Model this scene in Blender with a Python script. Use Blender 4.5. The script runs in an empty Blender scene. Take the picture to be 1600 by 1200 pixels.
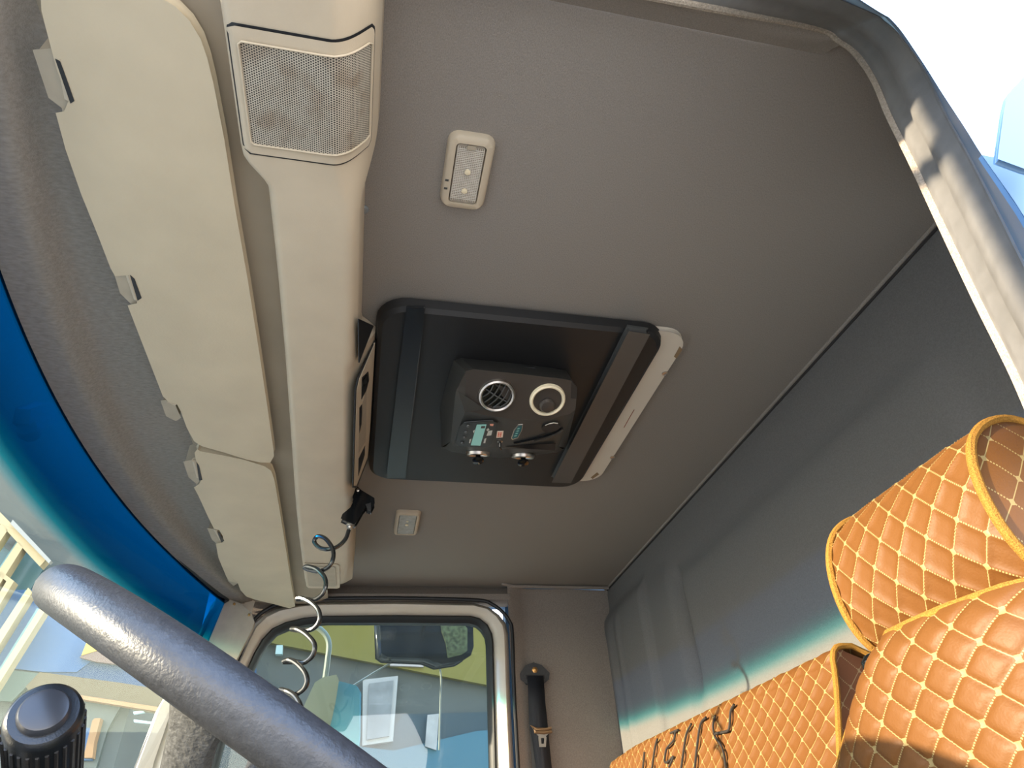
import bpy, bmesh, math, random
from mathutils import Vector, Matrix
random.seed(4)
S = bpy.context.scene
COL = S.collection

# ------------------------------------------------------------------ camera
# cab frame: +X across the cab (towards the passenger door), +Y towards the windshield, +Z up; eye at the origin
F = 1000.0
RX = Vector((-0.20102414, 0.59763933, 0.77615497))
RY = Vector((-0.97794457, -0.07658506, -0.19431715))
RZ = Vector((-0.05668969, -0.79809897, 0.59985358))
cam_d = bpy.data.cameras.new('camera'); cam = bpy.data.objects.new('camera', cam_d); COL.objects.link(cam)
cam_d.sensor_width = 36.0; cam_d.lens = 36.0 * F / 1600.0; cam_d.clip_start = 0.02; cam_d.clip_end = 300
cam.matrix_world = Matrix(((RX[0], -RX[1], -RX[2], 0), (RY[0], -RY[1], -RY[2], 0), (RZ[0], -RZ[1], -RZ[2], 0), (0, 0, 0, 1)))
S.camera = cam

# ------------------------------------------------------------------ world, sun, exposure
W = bpy.data.worlds.new('world'); S.world = W; W.use_nodes = True
nt = W.node_tree; nt.nodes.clear()
wo = nt.nodes.new('ShaderNodeOutputWorld'); bg = nt.nodes.new('ShaderNodeBackground')
tc = nt.nodes.new('ShaderNodeTexCoord'); sx = nt.nodes.new('ShaderNodeSeparateXYZ'); rp = nt.nodes.new('ShaderNodeValToRGB')
nt.links.new(tc.outputs['Generated'], sx.inputs[0]); nt.links.new(sx.outputs['Z'], rp.inputs[0])
rp.color_ramp.elements[0].position = 0.0; rp.color_ramp.elements[0].color = (0.86, 0.77, 0.64, 1)
rp.color_ramp.elements[1].position = 0.5; rp.color_ramp.elements[1].color = (0.29, 0.42, 0.68, 1)
nt.links.new(rp.outputs[0], bg.inputs[0]); bg.inputs[1].default_value = 6.5
nt.links.new(bg.outputs[0], wo.inputs[0])
sun_d = bpy.data.lights.new('sun', 'SUN'); sun_d.energy = 11.5; sun_d.angle = math.radians(0.7); sun_d.color = (1.0, 0.83, 0.62)
sun = bpy.data.objects.new('sun', sun_d); COL.objects.link(sun)
SUN_DIR = Vector((0.10, -0.97, -0.172)).normalized()
sun.rotation_euler = SUN_DIR.to_track_quat('-Z', 'Y').to_euler(); sun.location = (-2, 12, 6)
S.view_settings.view_transform = 'Standard'; S.view_settings.look = 'None'
S.view_settings.exposure = 0.60; S.view_settings.gamma = 1.0
try: S.view_settings.use_curve_mapping = False
except Exception: pass

# ------------------------------------------------------------------ helpers
def ray(px, py):
    d = Vector((px - 800, py - 600, F)); return Vector((RX.dot(d), RY.dot(d), RZ.dot(d)))
def atX(px, py, x): r = ray(px, py); return r * (x / r.x)
def atY(px, py, y): r = ray(px, py); return r * (y / r.y)
def atZ(px, py, z): r = ray(px, py); return r * (z / r.z)

def nodes(name):
    m = bpy.data.materials.new(name); m.use_nodes = True
    n = m.node_tree; b = n.nodes['Principled BSDF']; return m, n, b
def mat(name, col, rough=0.5, metal=0.0, noise=0.0, nscale=60, bump=0.0, bscale=300, spec=0.5, stretch=None, trans=0.0):
    m, n, b = nodes(name)
    b.inputs['Base Color'].default_value = (*col, 1); b.inputs['Roughness'].default_value = rough
    b.inputs['Metallic'].default_value = metal; b.inputs['Specular IOR Level'].default_value = spec
    b.inputs['Transmission Weight'].default_value = trans
    if noise or bump:
        t = n.nodes.new('ShaderNodeTexCoord'); mp = n.nodes.new('ShaderNodeMapping')
        n.links.new(t.outputs['Object'], mp.inputs[0])
        if stretch: mp.inputs['Scale'].default_value = stretch
    if noise:
        x = n.nodes.new('ShaderNodeTexNoise'); x.inputs['Scale'].default_value = nscale; x.inputs['Detail'].default_value = 6
        n.links.new(mp.outputs[0], x.inputs['Vector'])
        r = n.nodes.new('ShaderNodeMapRange'); r.inputs[1].default_value = .3; r.inputs[2].default_value = .7
        r.inputs[3].default_value = 1 - noise; r.inputs[4].default_value = 1 + noise
        n.links.new(x.outputs['Fac'], r.inputs[0])
        mx = n.nodes.new('ShaderNodeVectorMath'); mx.operation = 'SCALE'; mx.inputs[0].default_value = col
        n.links.new(r.outputs[0], mx.inputs['Scale']); n.links.new(mx.outputs[0], b.inputs['Base Color'])
    if bump:
        x = n.nodes.new('ShaderNodeTexNoise'); x.inputs['Scale'].default_value = bscale; x.inputs['Detail'].default_value = 3
        n.links.new(mp.outputs[0], x.inputs['Vector'])
        bp = n.nodes.new('ShaderNodeBump'); bp.inputs['Strength'].default_value = bump; bp.inputs['Distance'].default_value = .002
        n.links.new(x.outputs['Fac'], bp.inputs['Height']); n.links.new(bp.outputs[0], b.inputs['Normal'])
    return m
def emis(name, col, s):
    m, n, b = nodes(name); b.inputs['Base Color'].default_value = (.03, .05, .045, 1)
    b.inputs['Emission Color'].default_value = (*col, 1); b.inputs['Emission Strength'].default_value = s; return m
def M(n, op, a, b=None, c=None):
    x = n.nodes.new('ShaderNodeMath'); x.operation = op
    for i, v in enumerate((a, b, c)):
        if v is None: continue
        if isinstance(v, (int, float)): x.inputs[i].default_value = v
        else: n.links.new(v, x.inputs[i])
    return x.outputs[0]
def quilt_mat(name, leather, thread, W_, H_, dark=1.0):
    m, n, b = nodes(name); uv = n.nodes.new('ShaderNodeUVMap'); s = n.nodes.new('ShaderNodeSeparateXYZ')
    n.links.new(uv.outputs[0], s.inputs[0]); u = M(n, 'DIVIDE', s.outputs[0], W_); v = M(n, 'DIVIDE', s.outputs[1], H_)
    p = M(n, 'ADD', u, v); q = M(n, 'SUBTRACT', u, v)
    fp = M(n, 'ABSOLUTE', M(n, 'SUBTRACT', M(n, 'FRACT', M(n, 'ADD', p, .5)), .5))
    fq = M(n, 'ABSOLUTE', M(n, 'SUBTRACT', M(n, 'FRACT', M(n, 'ADD', q, .5)), .5))
    lp = M(n, 'LESS_THAN', fp, .016)
    dash = M(n, 'GREATER_THAN', M(n, 'SINE', M(n, 'MULTIPLY', p, 75.0)), -.3)
    lq = M(n, 'MULTIPLY', M(n, 'LESS_THAN', fq, .026), dash)
    dp = M(n, 'SUBTRACT', M(n, 'FRACT', M(n, 'ADD', p, .5)), .5); dq = M(n, 'SUBTRACT', M(n, 'FRACT', M(n, 'ADD', q, .5)), .5)
    du = M(n, 'ABSOLUTE', M(n, 'MULTIPLY', M(n, 'ADD', dp, dq), W_ / 2)); dv = M(n, 'ABSOLUTE', M(n, 'MULTIPLY', M(n, 'SUBTRACT', dp, dq), H_ / 2))
    nd = M(n, 'MULTIPLY', M(n, 'LESS_THAN', du, .0023), M(n, 'LESS_THAN', dv, .0030))
    ln = M(n, 'MAXIMUM', M(n, 'MAXIMUM', lp, lq), nd)
    nz = n.nodes.new('ShaderNodeTexNoise'); nz.inputs['Scale'].default_value = 420; nz.inputs['Detail'].default_value = 2
    t = n.nodes.new('ShaderNodeTexCoord'); n.links.new(t.outputs['Object'], nz.inputs['Vector'])
    mx = n.nodes.new('ShaderNodeMix'); mx.data_type = 'RGBA'
    mx.inputs[6].default_value = (*leather, 1); mx.inputs[7].default_value = (*thread, 1)
    n.links.new(ln, mx.inputs[0]); n.links.new(mx.outputs[2], b.inputs['Base Color'])
    bp = n.nodes.new('ShaderNodeBump'); bp.inputs['Strength'].default_value = .25; bp.inputs['Distance'].default_value = .001
    n.links.new(nz.outputs['Fac'], bp.inputs['Height']); n.links.new(bp.outputs[0], b.inputs['Normal'])
    b.inputs['Roughness'].default_value = .55; b.inputs['Specular IOR Level'].default_value = .35; return m
def grille_mat(name, col, pitch):
    m, n, b = nodes(name); uv = n.nodes.new('ShaderNodeUVMap'); s = n.nodes.new('ShaderNodeSeparateXYZ')
    n.links.new(uv.outputs[0], s.inputs[0])
    def dots(off):
        a = M(n, 'SUBTRACT', M(n, 'FRACT', M(n, 'ADD', M(n, 'DIVIDE', s.outputs[0], pitch), off)), .5)
        c = M(n, 'SUBTRACT', M(n, 'FRACT', M(n, 'ADD', M(n, 'DIVIDE', s.outputs[1], pitch * 1.73), off)), .5)
        c = M(n, 'MULTIPLY', c, 1.73)
        return M(n, 'ADD', M(n, 'MULTIPLY', a, a), M(n, 'MULTIPLY', c, c))
    d = M(n, 'MINIMUM', dots(0), dots(.5)); hole = M(n, 'LESS_THAN', d, .105)
    nz = n.nodes.new('ShaderNodeTexNoise'); nz.inputs['Scale'].default_value = 38; nz.inputs['Detail'].default_value = 5
    t = n.nodes.new('ShaderNodeTexCoord'); n.links.new(t.outputs['Object'], nz.inputs['Vector'])
    rr = n.nodes.new('ShaderNodeValToRGB'); n.links.new(nz.outputs['Fac'], rr.inputs[0])
    rr.color_ramp.elements[0].position = .30; rr.color_ramp.elements[0].color = (.38, .31, .23, 1)
    rr.color_ramp.elements[1].position = .5; rr.color_ramp.elements[1].color = (*col, 1)
    mx = n.nodes.new('ShaderNodeMix'); mx.data_type = 'RGBA'; n.links.new(rr.outputs[0], mx.inputs[6])
    mx.inputs[7].default_value = (.035, .03, .026, 1)
    n.links.new(hole, mx.inputs[0]); n.links.new(mx.outputs[2], b.inputs['Base Color'])
    bp = n.nodes.new('ShaderNodeBump'); bp.invert = True; bp.inputs['Strength'].default_value = .5; bp.inputs['Distance'].default_value = .001
    n.links.new(hole, bp.inputs['Height']); n.links.new(bp.outputs[0], b.inputs['Normal'])
    b.inputs['Roughness'].default_value = .6; return m
def glass_mat(name, tint, dust=0.0, dustcol=(.7, .72, .62), gloss=0.07):
    m, n, b = nodes(name); n.nodes.remove(b); out = n.nodes['Material Output']
    t = n.nodes.new('ShaderNodeBsdfTransparent'); t.inputs[0].default_value = (*tint, 1)
    g = n.nodes.new('ShaderNodeBsdfGlossy'); g.inputs['Roughness'].default_value = .02
    fr = n.nodes.new('ShaderNodeFresnel'); geo = n.nodes.new('ShaderNodeNewGeometry')
    n.links.new(M(n, 'SUBTRACT', 1.5, M(n, 'MULTIPLY', geo.outputs['Backfacing'], 1.5 - 1 / 1.5)), fr.inputs[0])
    mx = n.nodes.new('ShaderNodeMixShader'); n.links.new(fr.outputs[0], mx.inputs[0])
    n.links.new(t.outputs[0], mx.inputs[1]); n.links.new(g.outputs[0], mx.inputs[2]); res = mx.outputs[0]
    if dust:
        tr = n.nodes.new('ShaderNodeBsdfTranslucent'); tr.inputs[0].default_value = (*dustcol, 1)
        m2 = n.nodes.new('ShaderNodeMixShader'); m2.inputs[0].default_value = dust
        nz = n.nodes.new('ShaderNodeTexNoise'); nz.inputs['Scale'].default_value = 9; nz.inputs['Detail'].default_value = 5
        tcx = n.nodes.new('ShaderNodeTexCoord'); n.links.new(tcx.outputs['Object'], nz.inputs['Vector'])
        n.links.new(M(n, 'MULTIPLY', nz.outputs['Fac'], dust * 2), m2.inputs[0])
        n.links.new(res, m2.inputs[1]); n.links.new(tr.outputs[0], m2.inputs[2]); res = m2.outputs[0]
    n.links.new(res, out.inputs[0]); return m

LINK = []
def mesh(name, verts, faces, m=None, parent=None, smooth=True, uvs=None, angle=35):
    me = bpy.data.meshes.new(name); me.from_pydata([tuple(v) for v in verts], [], [tuple(f) for f in faces])
    if uvs is not None:
        l = me.uv_layers.new(name='UVMap')
        for lp in me.loops: l.data[lp.index].uv = uvs[lp.vertex_index]
    if m: me.materials.append(m)
    me.update()
    bm = bmesh.new(); bm.from_mesh(me); bmesh.ops.recalc_face_normals(bm, faces=bm.faces); bm.to_mesh(me); bm.free()
    if smooth:
        me.shade_smooth()
        try: me.set_sharp_from_angle(angle=math.radians(angle))
        except Exception: pass
    o = bpy.data.objects.new(name, me); COL.objects.link(o)
    if parent: o.parent = parent
    return o
def frombm(name, bm, m, parent=None, smooth=True, angle=35):
    v = [x.co.copy() for x in bm.verts]; bm.verts.index_update(); f = [[a.index for a in p.verts] for p in bm.faces]; bm.free()
    return mesh(name, v, f, m, parent, smooth, None, angle)
def thing(name, label, cat, group=None):
    o = bpy.data.objects.new(name, None); o.empty_display_size = .05; COL.objects.link(o)
    o['label'] = label; o['category'] = cat
    if group: o['group'] = group
    return o
def tag(o, label, cat, group=None):
    o['label'] = label; o['category'] = cat
    if group: o['group'] = group
    return o
def struct(o, label=None):
    o['kind'] = 'structure'
    if label: o['label'] = label
    return o
def group_empty(name):
    o = bpy.data.objects.new(name, None); o.empty_display_size = .05; COL.objects.link(o); return o
class MB:
    def __init__(s): s.v = []; s.f = []
    def add(s, v, f):
        k = len(s.v); s.v += [Vector(a) for a in v]; s.f += [tuple(i + k for i in q) for q in f]; return s
    def build(s, name, m, parent=None, smooth=True, angle=35): return mesh(name, s.v, s.f, m, parent, smooth, None, angle)
def smoothline(pts, n=6, closed=False):
    pts = [Vector(p) for p in pts]; out = []; N = len(pts)
    rng = range(N if closed else N - 1)
    for i in rng:
        if closed: a, b, c, d = pts[i - 1], pts[i], pts[(i + 1) % N], pts[(i + 2) % N]
        else: a, b, c, d = pts[max(i - 1, 0)], pts[i], pts[i + 1], pts[min(i + 2, N - 1)]
        for k in range(n):
            t = k / n
            out.append(.5 * ((2 * b) + (c - a) * t + (2 * a - 5 * b + 4 * c - d) * t * t + (3 * b - a - 3 * c + d) * t ** 3))
    if not closed: out.append(pts[-1])
    return out
def tube(pts, r, seg=10, closed=False, cap=True, flat=None, up=None):
    pts = [Vector(p) for p in pts]; N = len(pts); v = []; f = []
    prev = None
    for i, p in enumerate(pts):
        if closed: t = pts[(i + 1) % N] - pts[i - 1]
        else: t = pts[min(i + 1, N - 1)] - pts[max(i - 1, 0)]
        t.normalize()
        if prev is None:
            u = Vector(up) if up else (Vector((0, 0, 1)) if abs(t.z) < .9 else Vector((1, 0, 0)))
        else: u = Vector(up) if up else prev
        n1 = (u - t * u.dot(t)).normalized(); n2 = t.cross(n1); prev = n1
        rr = r[i] if isinstance(r, (list, tuple)) else r
        for k in range(seg):
            a = 2 * math.pi * k / seg
            v.append(p + n1 * math.cos(a) * rr * (flat or 1) + n2 * math.sin(a) * rr)
    for i in range(N if closed else N - 1):
        for k in range(seg):
            a = i * seg + k; b = i * seg + (k + 1) % seg; c = ((i + 1) % N) * seg
            f.append((a, b, c + (k + 1) % seg, c + k))
    if cap and not closed:
        f.append(tuple(range(seg))[::-1]); f.append(tuple((N - 1) * seg + k for k in range(seg)))
    return v, f
def strip(lines, closed=False):
    n = len(lines[0]); v = [p for l in lines for p in l]; f = []
    for i in range(len(lines) - 1):
        for k in range(n if closed else n - 1):
            a = i * n + k; b = i * n + (k + 1) % n; f.append((a, b, b + n, a + n))
    return v, f
def resample(pts, n):
    pts = [Vector(p) for p in pts]; L = [0]
    for a, b in zip(pts, pts[1:]): L.append(L[-1] + (b - a).length)
    out = []; j = 0
    for i in range(n):
        s = L[-1] * i / (n - 1)
        while j < len(L) - 2 and L[j + 1] < s: j += 1
        t = (s - L[j]) / max(L[j + 1] - L[j], 1e-9); out.append(pts[j].lerp(pts[j + 1], min(max(t, 0), 1)))
    return out
def prism(poly, off):
    n = len(poly); off = Vector(off); v = [Vector(p) for p in poly] + [Vector(p) + off for p in poly]
    f = [tuple(range(n)), tuple(range(2 * n - 1, n - 1, -1))] + [(i, (i + 1) % n, n + (i + 1) % n, n + i) for i in range(n)]
    return v, f
def bprism(name, poly, off, m, parent=None, bevel=.002, seg=2, only=None):
    """extruded outline with rounded rims"""
    v, f = prism(poly, off); bm = bmesh.new(); vs = [bm.verts.new(p) for p in v]
    for q in f: bm.faces.new([vs[i] for i in q])
    bm.normal_update(); n = len(poly); bm.verts.index_update()
    ed = [e for e in bm.edges if (e.verts[0].index < n) == (e.verts[1].index < n)]
    if bevel: bmesh.ops.bevel(bm, geom=ed, offset=bevel, segments=seg, affect='EDGES', profile=.5, clamp_overlap=True)
    bmesh.ops.triangulate(bm, faces=[q for q in bm.faces if len(q.verts) > 4])
    return frombm(name, bm, m, parent)
def ring(inner, outer, off):
    off = Vector(off); n = len(inner); v = list(inner) + list(outer) + [Vector(p) + off for p in outer] + [Vector(p) + off for p in inner]
    f = []
    for r in range(4):
        for i in range(n):
            a = r * n + i; b = r * n + (i + 1) % n; c = ((r + 1) % 4) * n
            f.append((a, b, c + (i + 1) % n, c + i))
    return v, f
def rrect(c, ux, uy, w, h, r, n=5):
    c = Vector(c); ux = Vector(ux); uy = Vector(uy); out = []
    for sx_, sy_, a0 in ((1, 1, 0), (-1, 1, 90), (-1, -1, 180), (1, -1, 270)):
        for k in range(n + 1):
            a = math.radians(a0 + 90 * k / n)
            out.append(c + ux * (sx_ * (w / 2 - r) + r * math.cos(a)) + uy * (sy_ * (h / 2 - r) + r * math.sin(a)))
    return out
def rbox(name, c, size, m, parent=None, bev=.004, rot=None, seg=2):
    bm = bmesh.new(); bmesh.ops.create_cube(bm, size=1)
    bmesh.ops.scale(bm, vec=size, verts=bm.verts)
    if bev: bmesh.ops.bevel(bm, geom=bm.edges[:], offset=bev, segments=seg, affect='EDGES', profile=.5)
    if rot is not None: bmesh.ops.rotate(bm, cent=(0, 0, 0), matrix=rot, verts=bm.verts)
    bmesh.ops.translate(bm, vec=c, verts=bm.verts); return frombm(name, bm, m, parent)
def lathe(prof, c, axis, seg=24, start=None):
    """prof: (radius, height along axis)"""
    axis = Vector(axis).normalized(); c = Vector(c)
    a = Vector((1, 0, 0)) if abs(axis.x) < .8 else Vector((0, 1, 0))
    n1 = (a - axis * a.dot(axis)).normalized(); n2 = axis.cross(n1); v = []; f = []
    for r, h in prof:
        for k in range(seg):
            t = 2 * math.pi * k / seg; v.append(c + axis * h + n1 * math.cos(t) * r + n2 * math.sin(t) * r)
    for i in range(len(prof) - 1):
        for k in range(seg):
            p = i * seg + k; q = i * seg + (k + 1) % seg; f.append((p, q, q + seg, p + seg))
    f.append(tuple(range(seg))[::-1]); f.append(tuple((len(prof) - 1) * seg + k for k in range(seg)))
    return v, f
def sstep(a, b, x): t = min(max((x - a) / (b - a), 0), 1); return t * t * (3 - 2 * t)

# ------------------------------------------------------------------ materials
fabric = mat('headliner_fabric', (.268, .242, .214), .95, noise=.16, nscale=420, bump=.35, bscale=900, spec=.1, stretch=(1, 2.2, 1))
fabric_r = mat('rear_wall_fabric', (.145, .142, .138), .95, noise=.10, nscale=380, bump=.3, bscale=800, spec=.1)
header_f = mat('header_fabric', (.29, .26, .225), .95, noise=.14, nscale=260, bump=.35, bscale=700, spec=.1, stretch=(1, .35, 1))
cream = mat('cream_plastic', (.55, .465, .345), .55, noise=.05, nscale=14, bump=.08, bscale=500, spec=.3)
visorm = mat('visor_vinyl', (.58, .495, .355), .6, noise=.06, nscale=9, bump=.12, bscale=260, spec=.3)
creamd = mat('cream_plastic_edge', (.42, .36, .27), .6, noise=.08, nscale=30)
lightcream = mat('painted_frame', (.66, .60, .50), .35, noise=.03, nscale=8)
paint = mat('pale_blue_body_paint', (.10, .20, .34), .3, spec=.5)
rubber = mat('black_rubber', (.012, .013, .015), .5, noise=.1, nscale=200)
rubberg = mat('grey_door_seal', (.13, .128, .12), .5, noise=.12, nscale=60, bump=.06, bscale=160)
piping_f = mat('fabric_edge', (.34, .29, .23), .95, noise=.25, nscale=500, bump=.8, bscale=900, spec=.1)
blackp = mat('black_plastic', (.016, .016, .0165), .5, bump=.18, bscale=900)
blackp2 = mat('black_plastic_rib', (.008, .010, .012), .3, bump=.1, bscale=900)
blackp3 = mat('charcoal_rib', (.07, .072, .070), .34, bump=.1, bscale=900)
podm = mat('pod_plastic', (.040, .040, .037), .42, bump=.2, bscale=900)
podface = mat('pod_face', (.050, .042, .036), .38, bump=.15, bscale=900)
gloss = mat('gloss_black', (.006, .007, .008), .12)
chrome = mat('satin_chrome', (.55, .50, .45), .28, 1.0)
creamring = mat('cream_ring', (.85, .74, .52), .35)
steel = mat('steel', (.5, .47, .42), .35, 1.0)
gold = mat('yellow_zinc_bolt', (.65, .38, .14), .35, 1.0)
leather = mat('wheel_leather', (.030, .032, .036), .38, noise=.2, nscale=160, bump=.22, bscale=420, spec=.5)
leather2 = mat('spoke_leather', (.07, .07, .067), .5, noise=.3, nscale=220, bump=.6, bscale=300)
orange_p = mat('orange_piping', (.34, .17, .035), .9, noise=.3, nscale=700, bump=.9, bscale=900, spec=.1)
quilt = quilt_mat('quilted_leather', (.142, .055, .0115), (.32, .235, .095), .044, .037)
quilt2 = quilt_mat('quilted_leather_bench', (.138, .053, .011), (.32, .235, .095), .046, .039)
quilt3 = quilt_mat('quilted_leather_headrest', (.142, .055, .0115), (.32, .235, .095), .040, .047)
thread_k = mat('black_thread', (.02, .015, .012), .8)
web = mat('belt_webbing', (.010, .012, .018), .6, bump=.5, bscale=500)
glass = glass_mat('side_glass', (.72, .79, .76), .02)
wglass = glass_mat('windshield_glass', (.86, .89, .84), .009, (.55, .64, .56))
ledlens = mat('lamp_lens', (.30, .265, .215), .18, noise=.25, nscale=70, bump=.5, bscale=140)

# ------------------------------------------------------------------ setting: ceiling
ZC = .80
def ytop(x): return .577 - .16 * (x - 1.2) ** 2
def zc(x, y):
    z = ZC - .055 * sstep(.20, .42, y)
    yt = ytop(x); z -= .028 * sstep(yt - .085, yt - .05, y)
    return z
def xedge(y):
    T = [(-.87, .47), (-.80, .42), (-.70, .36), (-.60, .30), (-.54, .27), (-.48, .266), (-.36, .30), (1, .30)]
    for (a, p), (b, q) in zip(T, T[1:]):
        if y <= b: return p + (q - p) * max(0, (y - a)) / (b - a)
    return .30
v = []; f = []; NX = 60; ys = [-.87 + 1.07 * i / 20 for i in range(21)]
for i in range(NX + 1):
    x = .30 + 1.94 * i / NX; yt = ytop(x)
    col = [(x, y) for y in ys] + [(x, .20 + (yt - .20) * (k / 24)) for k in range(1, 25)]
    v += [Vector((a + (xedge(b) - .30) * max(0, 1 - (a - .30) / .5), b, zc(a, b))) for a, b in col]
    n_ = len(col)
for i in range(NX):
    for k in range(n_ - 1): a = i * n_ + k; f.append((a, a + 1, a + n_ + 1, a + n_))
struct(mesh('ceiling', v, f, fabric, angle=60), 'grey-brown fabric headliner of the truck cab')
ceil_o = bpy.data.objects['ceiling']
# front header fabric: own lighter weave on the strip before the windshield
v = []; f = []
for i in range(NX + 1):
    x = .22 + 2.02 * i / NX; yt = ytop(x)
    for k in range(15):
        y = .385 + (yt - .385) * k / 14; v.append(Vector((x, y, zc(x, y) - .003)))
for i in range(NX):
    for k in range(14): a = i * 15 + k; f.append((a, a + 1, a + 16, a + 15))
struct(mesh('trim_1', v, f, header_f, angle=60), 'taupe fabric strip between sun visors and windshield')
v = []; f = []
for i in range(41):
    x = .20 + 2.0 * i / 40
    for (y, z) in ((.13, .742), (.17, .728), (.20, .723), (.30, .724), (.36, .728), (.385, .745)): v.append(Vector((x, y, z)))
for i in range(40):
    for k in range(5): a = i * 6 + k; f.append((a, a + 1, a + 7, a + 6))
struct(mesh('trim_7', v, f, mat('tan_header_panel', (.36, .30, .22), .7, noise=.05, nscale=12)), 'tan moulded header panel between visors and console')
# roof skin above the headliner
v, f = prism([(.42, -.95, .83), (2.36, -.95, .83), (2.36, .5, .83), (1.8, .6, .83), (.7, .6, .83), (.42, .5, .83)], (0, 0, .02))
struct(mesh('roof_skin', v, f, paint, smooth=False))

# rear wall with pressed relief
def yrear(x, z):
    y = -.87
    # cove at the top
    y += .0
    # raised pad column in the far corner
    y += .022 * sstep(1.880, 1.905, x) * (1 - sstep(.68, .73, z))
    # long pressed groove
    xg = 1.67; d = abs(x - xg); y -= .045 * math.exp(-(d / .024) ** 2) * (1 - sstep(.60, .68, z)) * sstep(.32, .38, z)
    y += .012 * sstep(1.70, 1.74, x) * (1 - sstep(.64, .72, z))
    # shallow raised field above the seats
    y += .014 * sstep(.62, .67, x) * (1 - sstep(1.62, 1.72, x)) * (1 - sstep(.60, .66, z))
    # corner folds
    y += .006 * math.sin(x * 75) * sstep(2.05, 2.12, x) * (1 - sstep(.6, .7, z))
    return y
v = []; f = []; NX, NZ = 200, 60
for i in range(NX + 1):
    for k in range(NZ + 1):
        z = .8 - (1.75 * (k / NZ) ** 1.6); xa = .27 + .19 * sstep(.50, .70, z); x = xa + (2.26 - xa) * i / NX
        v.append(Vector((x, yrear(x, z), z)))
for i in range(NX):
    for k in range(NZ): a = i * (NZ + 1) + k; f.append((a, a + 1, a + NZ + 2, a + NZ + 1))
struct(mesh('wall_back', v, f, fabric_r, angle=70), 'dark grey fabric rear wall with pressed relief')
v, f = tube([(.47, -.868, .797), (2.24, -.868, .797)], .0035, 8)
struct(mesh('trim_2', v, f, mat('seam_dark', (.03, .028, .028), .9)), 'dark seam between headliner and rear wall')
v, f = tube([(.47, -.862, .799), (2.24, -.862, .799)], .004, 8)
struct(mesh('trim_3', v, f, fabric), 'rolled headliner edge along the rear wall')

# far wall (passenger side)
XW = 2.24
fabric_s = mat('side_wall_fabric', (.27, .235, .205), .95, noise=.14, nscale=300, bump=.35, bscale=700, spec=.1)
yl = -.87
prof = [(-.87, 2.245), (-.80, 2.245), (-.70, 2.235), (-.62, 2.242), (-.56, 2.243), (-.535, 2.236), (-.50, 2.205), (-.48, 2.20)]
lines = []
for z in (.795, .78, .70, .6, .5, .4, .3, .1, -.3, -.9):
    lines.append([Vector((x + (.0 if z < .79 else -.01), y, z)) for y, x in prof])
v, f = strip(lines); struct(mesh('wall_right', v, f, fabric_s, angle=60), 'brown-grey fabric side wall behind the passenger door')
v, f = strip([[Vector((2.24, -.49, .8)), Vector((2.24, .42, .8))], [Vector((2.20, -.49, .765)), Vector((2.20, .42, .755))],
              [Vector((2.20, -.49, .745)), Vector((2.20, .42, .735))], [Vector((2.27, -.49, .742)), Vector((2.27, .42, .732))]])
struct(mesh('trim_4', v, f, fabric_s), 'fabric roll above the passenger door')
v, f = tube([(2.196, -.46, .80), (2.198, -.50, .792), (2.20, -.86, .792)], .006, 8)
struct(mesh('trim_5', v, f, fabric_s), 'piping along the top of the side wall')
v, f = prism([(2.30, -1.0, -.9), (2.30, 1.0, -.9), (2.30, 1.0, .02), (2.30, -1.0, .02)], (.06, 0, 0))
struct(mesh('door_panel_lower', v, f, paint, smooth=False))
v, f = prism([(2.30, -1.0, 0), (2.30, -.49, 0), (2.30, -.49, .86), (2.30, -1.0, .86)], (.05, 0, 0))
struct(mesh('body_side', v, f, paint, smooth=False))
v, f = prism([(2.28, .40, .9), (2.28, -.5, .9), (2.28, -.5, .752), (2.28, .40, .742)], (.05, 0, 0))
struct(mesh('door_header', v, f, paint, smooth=False))

# floor, front bulkhead
v, f = prism([(.05, -.95, -.9), (2.3, -.95, -.9), (2.3, .85, -.9), (.05, .85, -.9)], (0, 0, -.05))
struct(mesh('floor', v, f, mat('floor_mat', (.10, .095, .09), .8, noise=.2, nscale=30), smooth=False), 'grey rubber cab floor')
v, f = prism([(.1, .80, -.9), (2.3, .80, -.9), (2.3, .80, -.02), (.1, .80, -.02)], (0, .05, 0))
struct(mesh('wall_front', v, f, paint, smooth=False))

# ------------------------------------------------------------------ windshield
def pillar_y(z): return .585 - .135 * sstep(.35, .72, z) ** 1.2
win = group_empty('window_1'); struct(win, 'curved windshield with blue tint band')
def wspt(x, z, off=0):
    zt = .722 - .02 * max(0, abs(x - 1.2) - .6)
    y = ytop(x) + (zt - z) * .19 + .05 * (abs(x - 1.2) / .95) ** 4 * (zt - z) * 0
    return Vector((x, y + off, z))
def ws_grid(z0, z1, off, nx=48, nz=16, x0=.24, x1=2.17):
    v = []; f = []
    for i in range(nx + 1):
        x = x0 + (x1 - x0) * i / nx
        zt = .722 - .02 * max(0, abs(x - 1.2) - .6)
        for k in range(nz + 1):
            z = z0 + (min(z1, zt) - z0) * k / nz; v.append(wspt(x, z, off))
    for i in range(nx):
        for k in range(nz): a = i * (nz + 1) + k; f.append((a, a + 1, a + nz + 2, a + nz + 1))
    return v, f
v, f = ws_grid(-.02, .722, .004); mesh('pane', v, f, wglass, win, angle=80)
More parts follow.
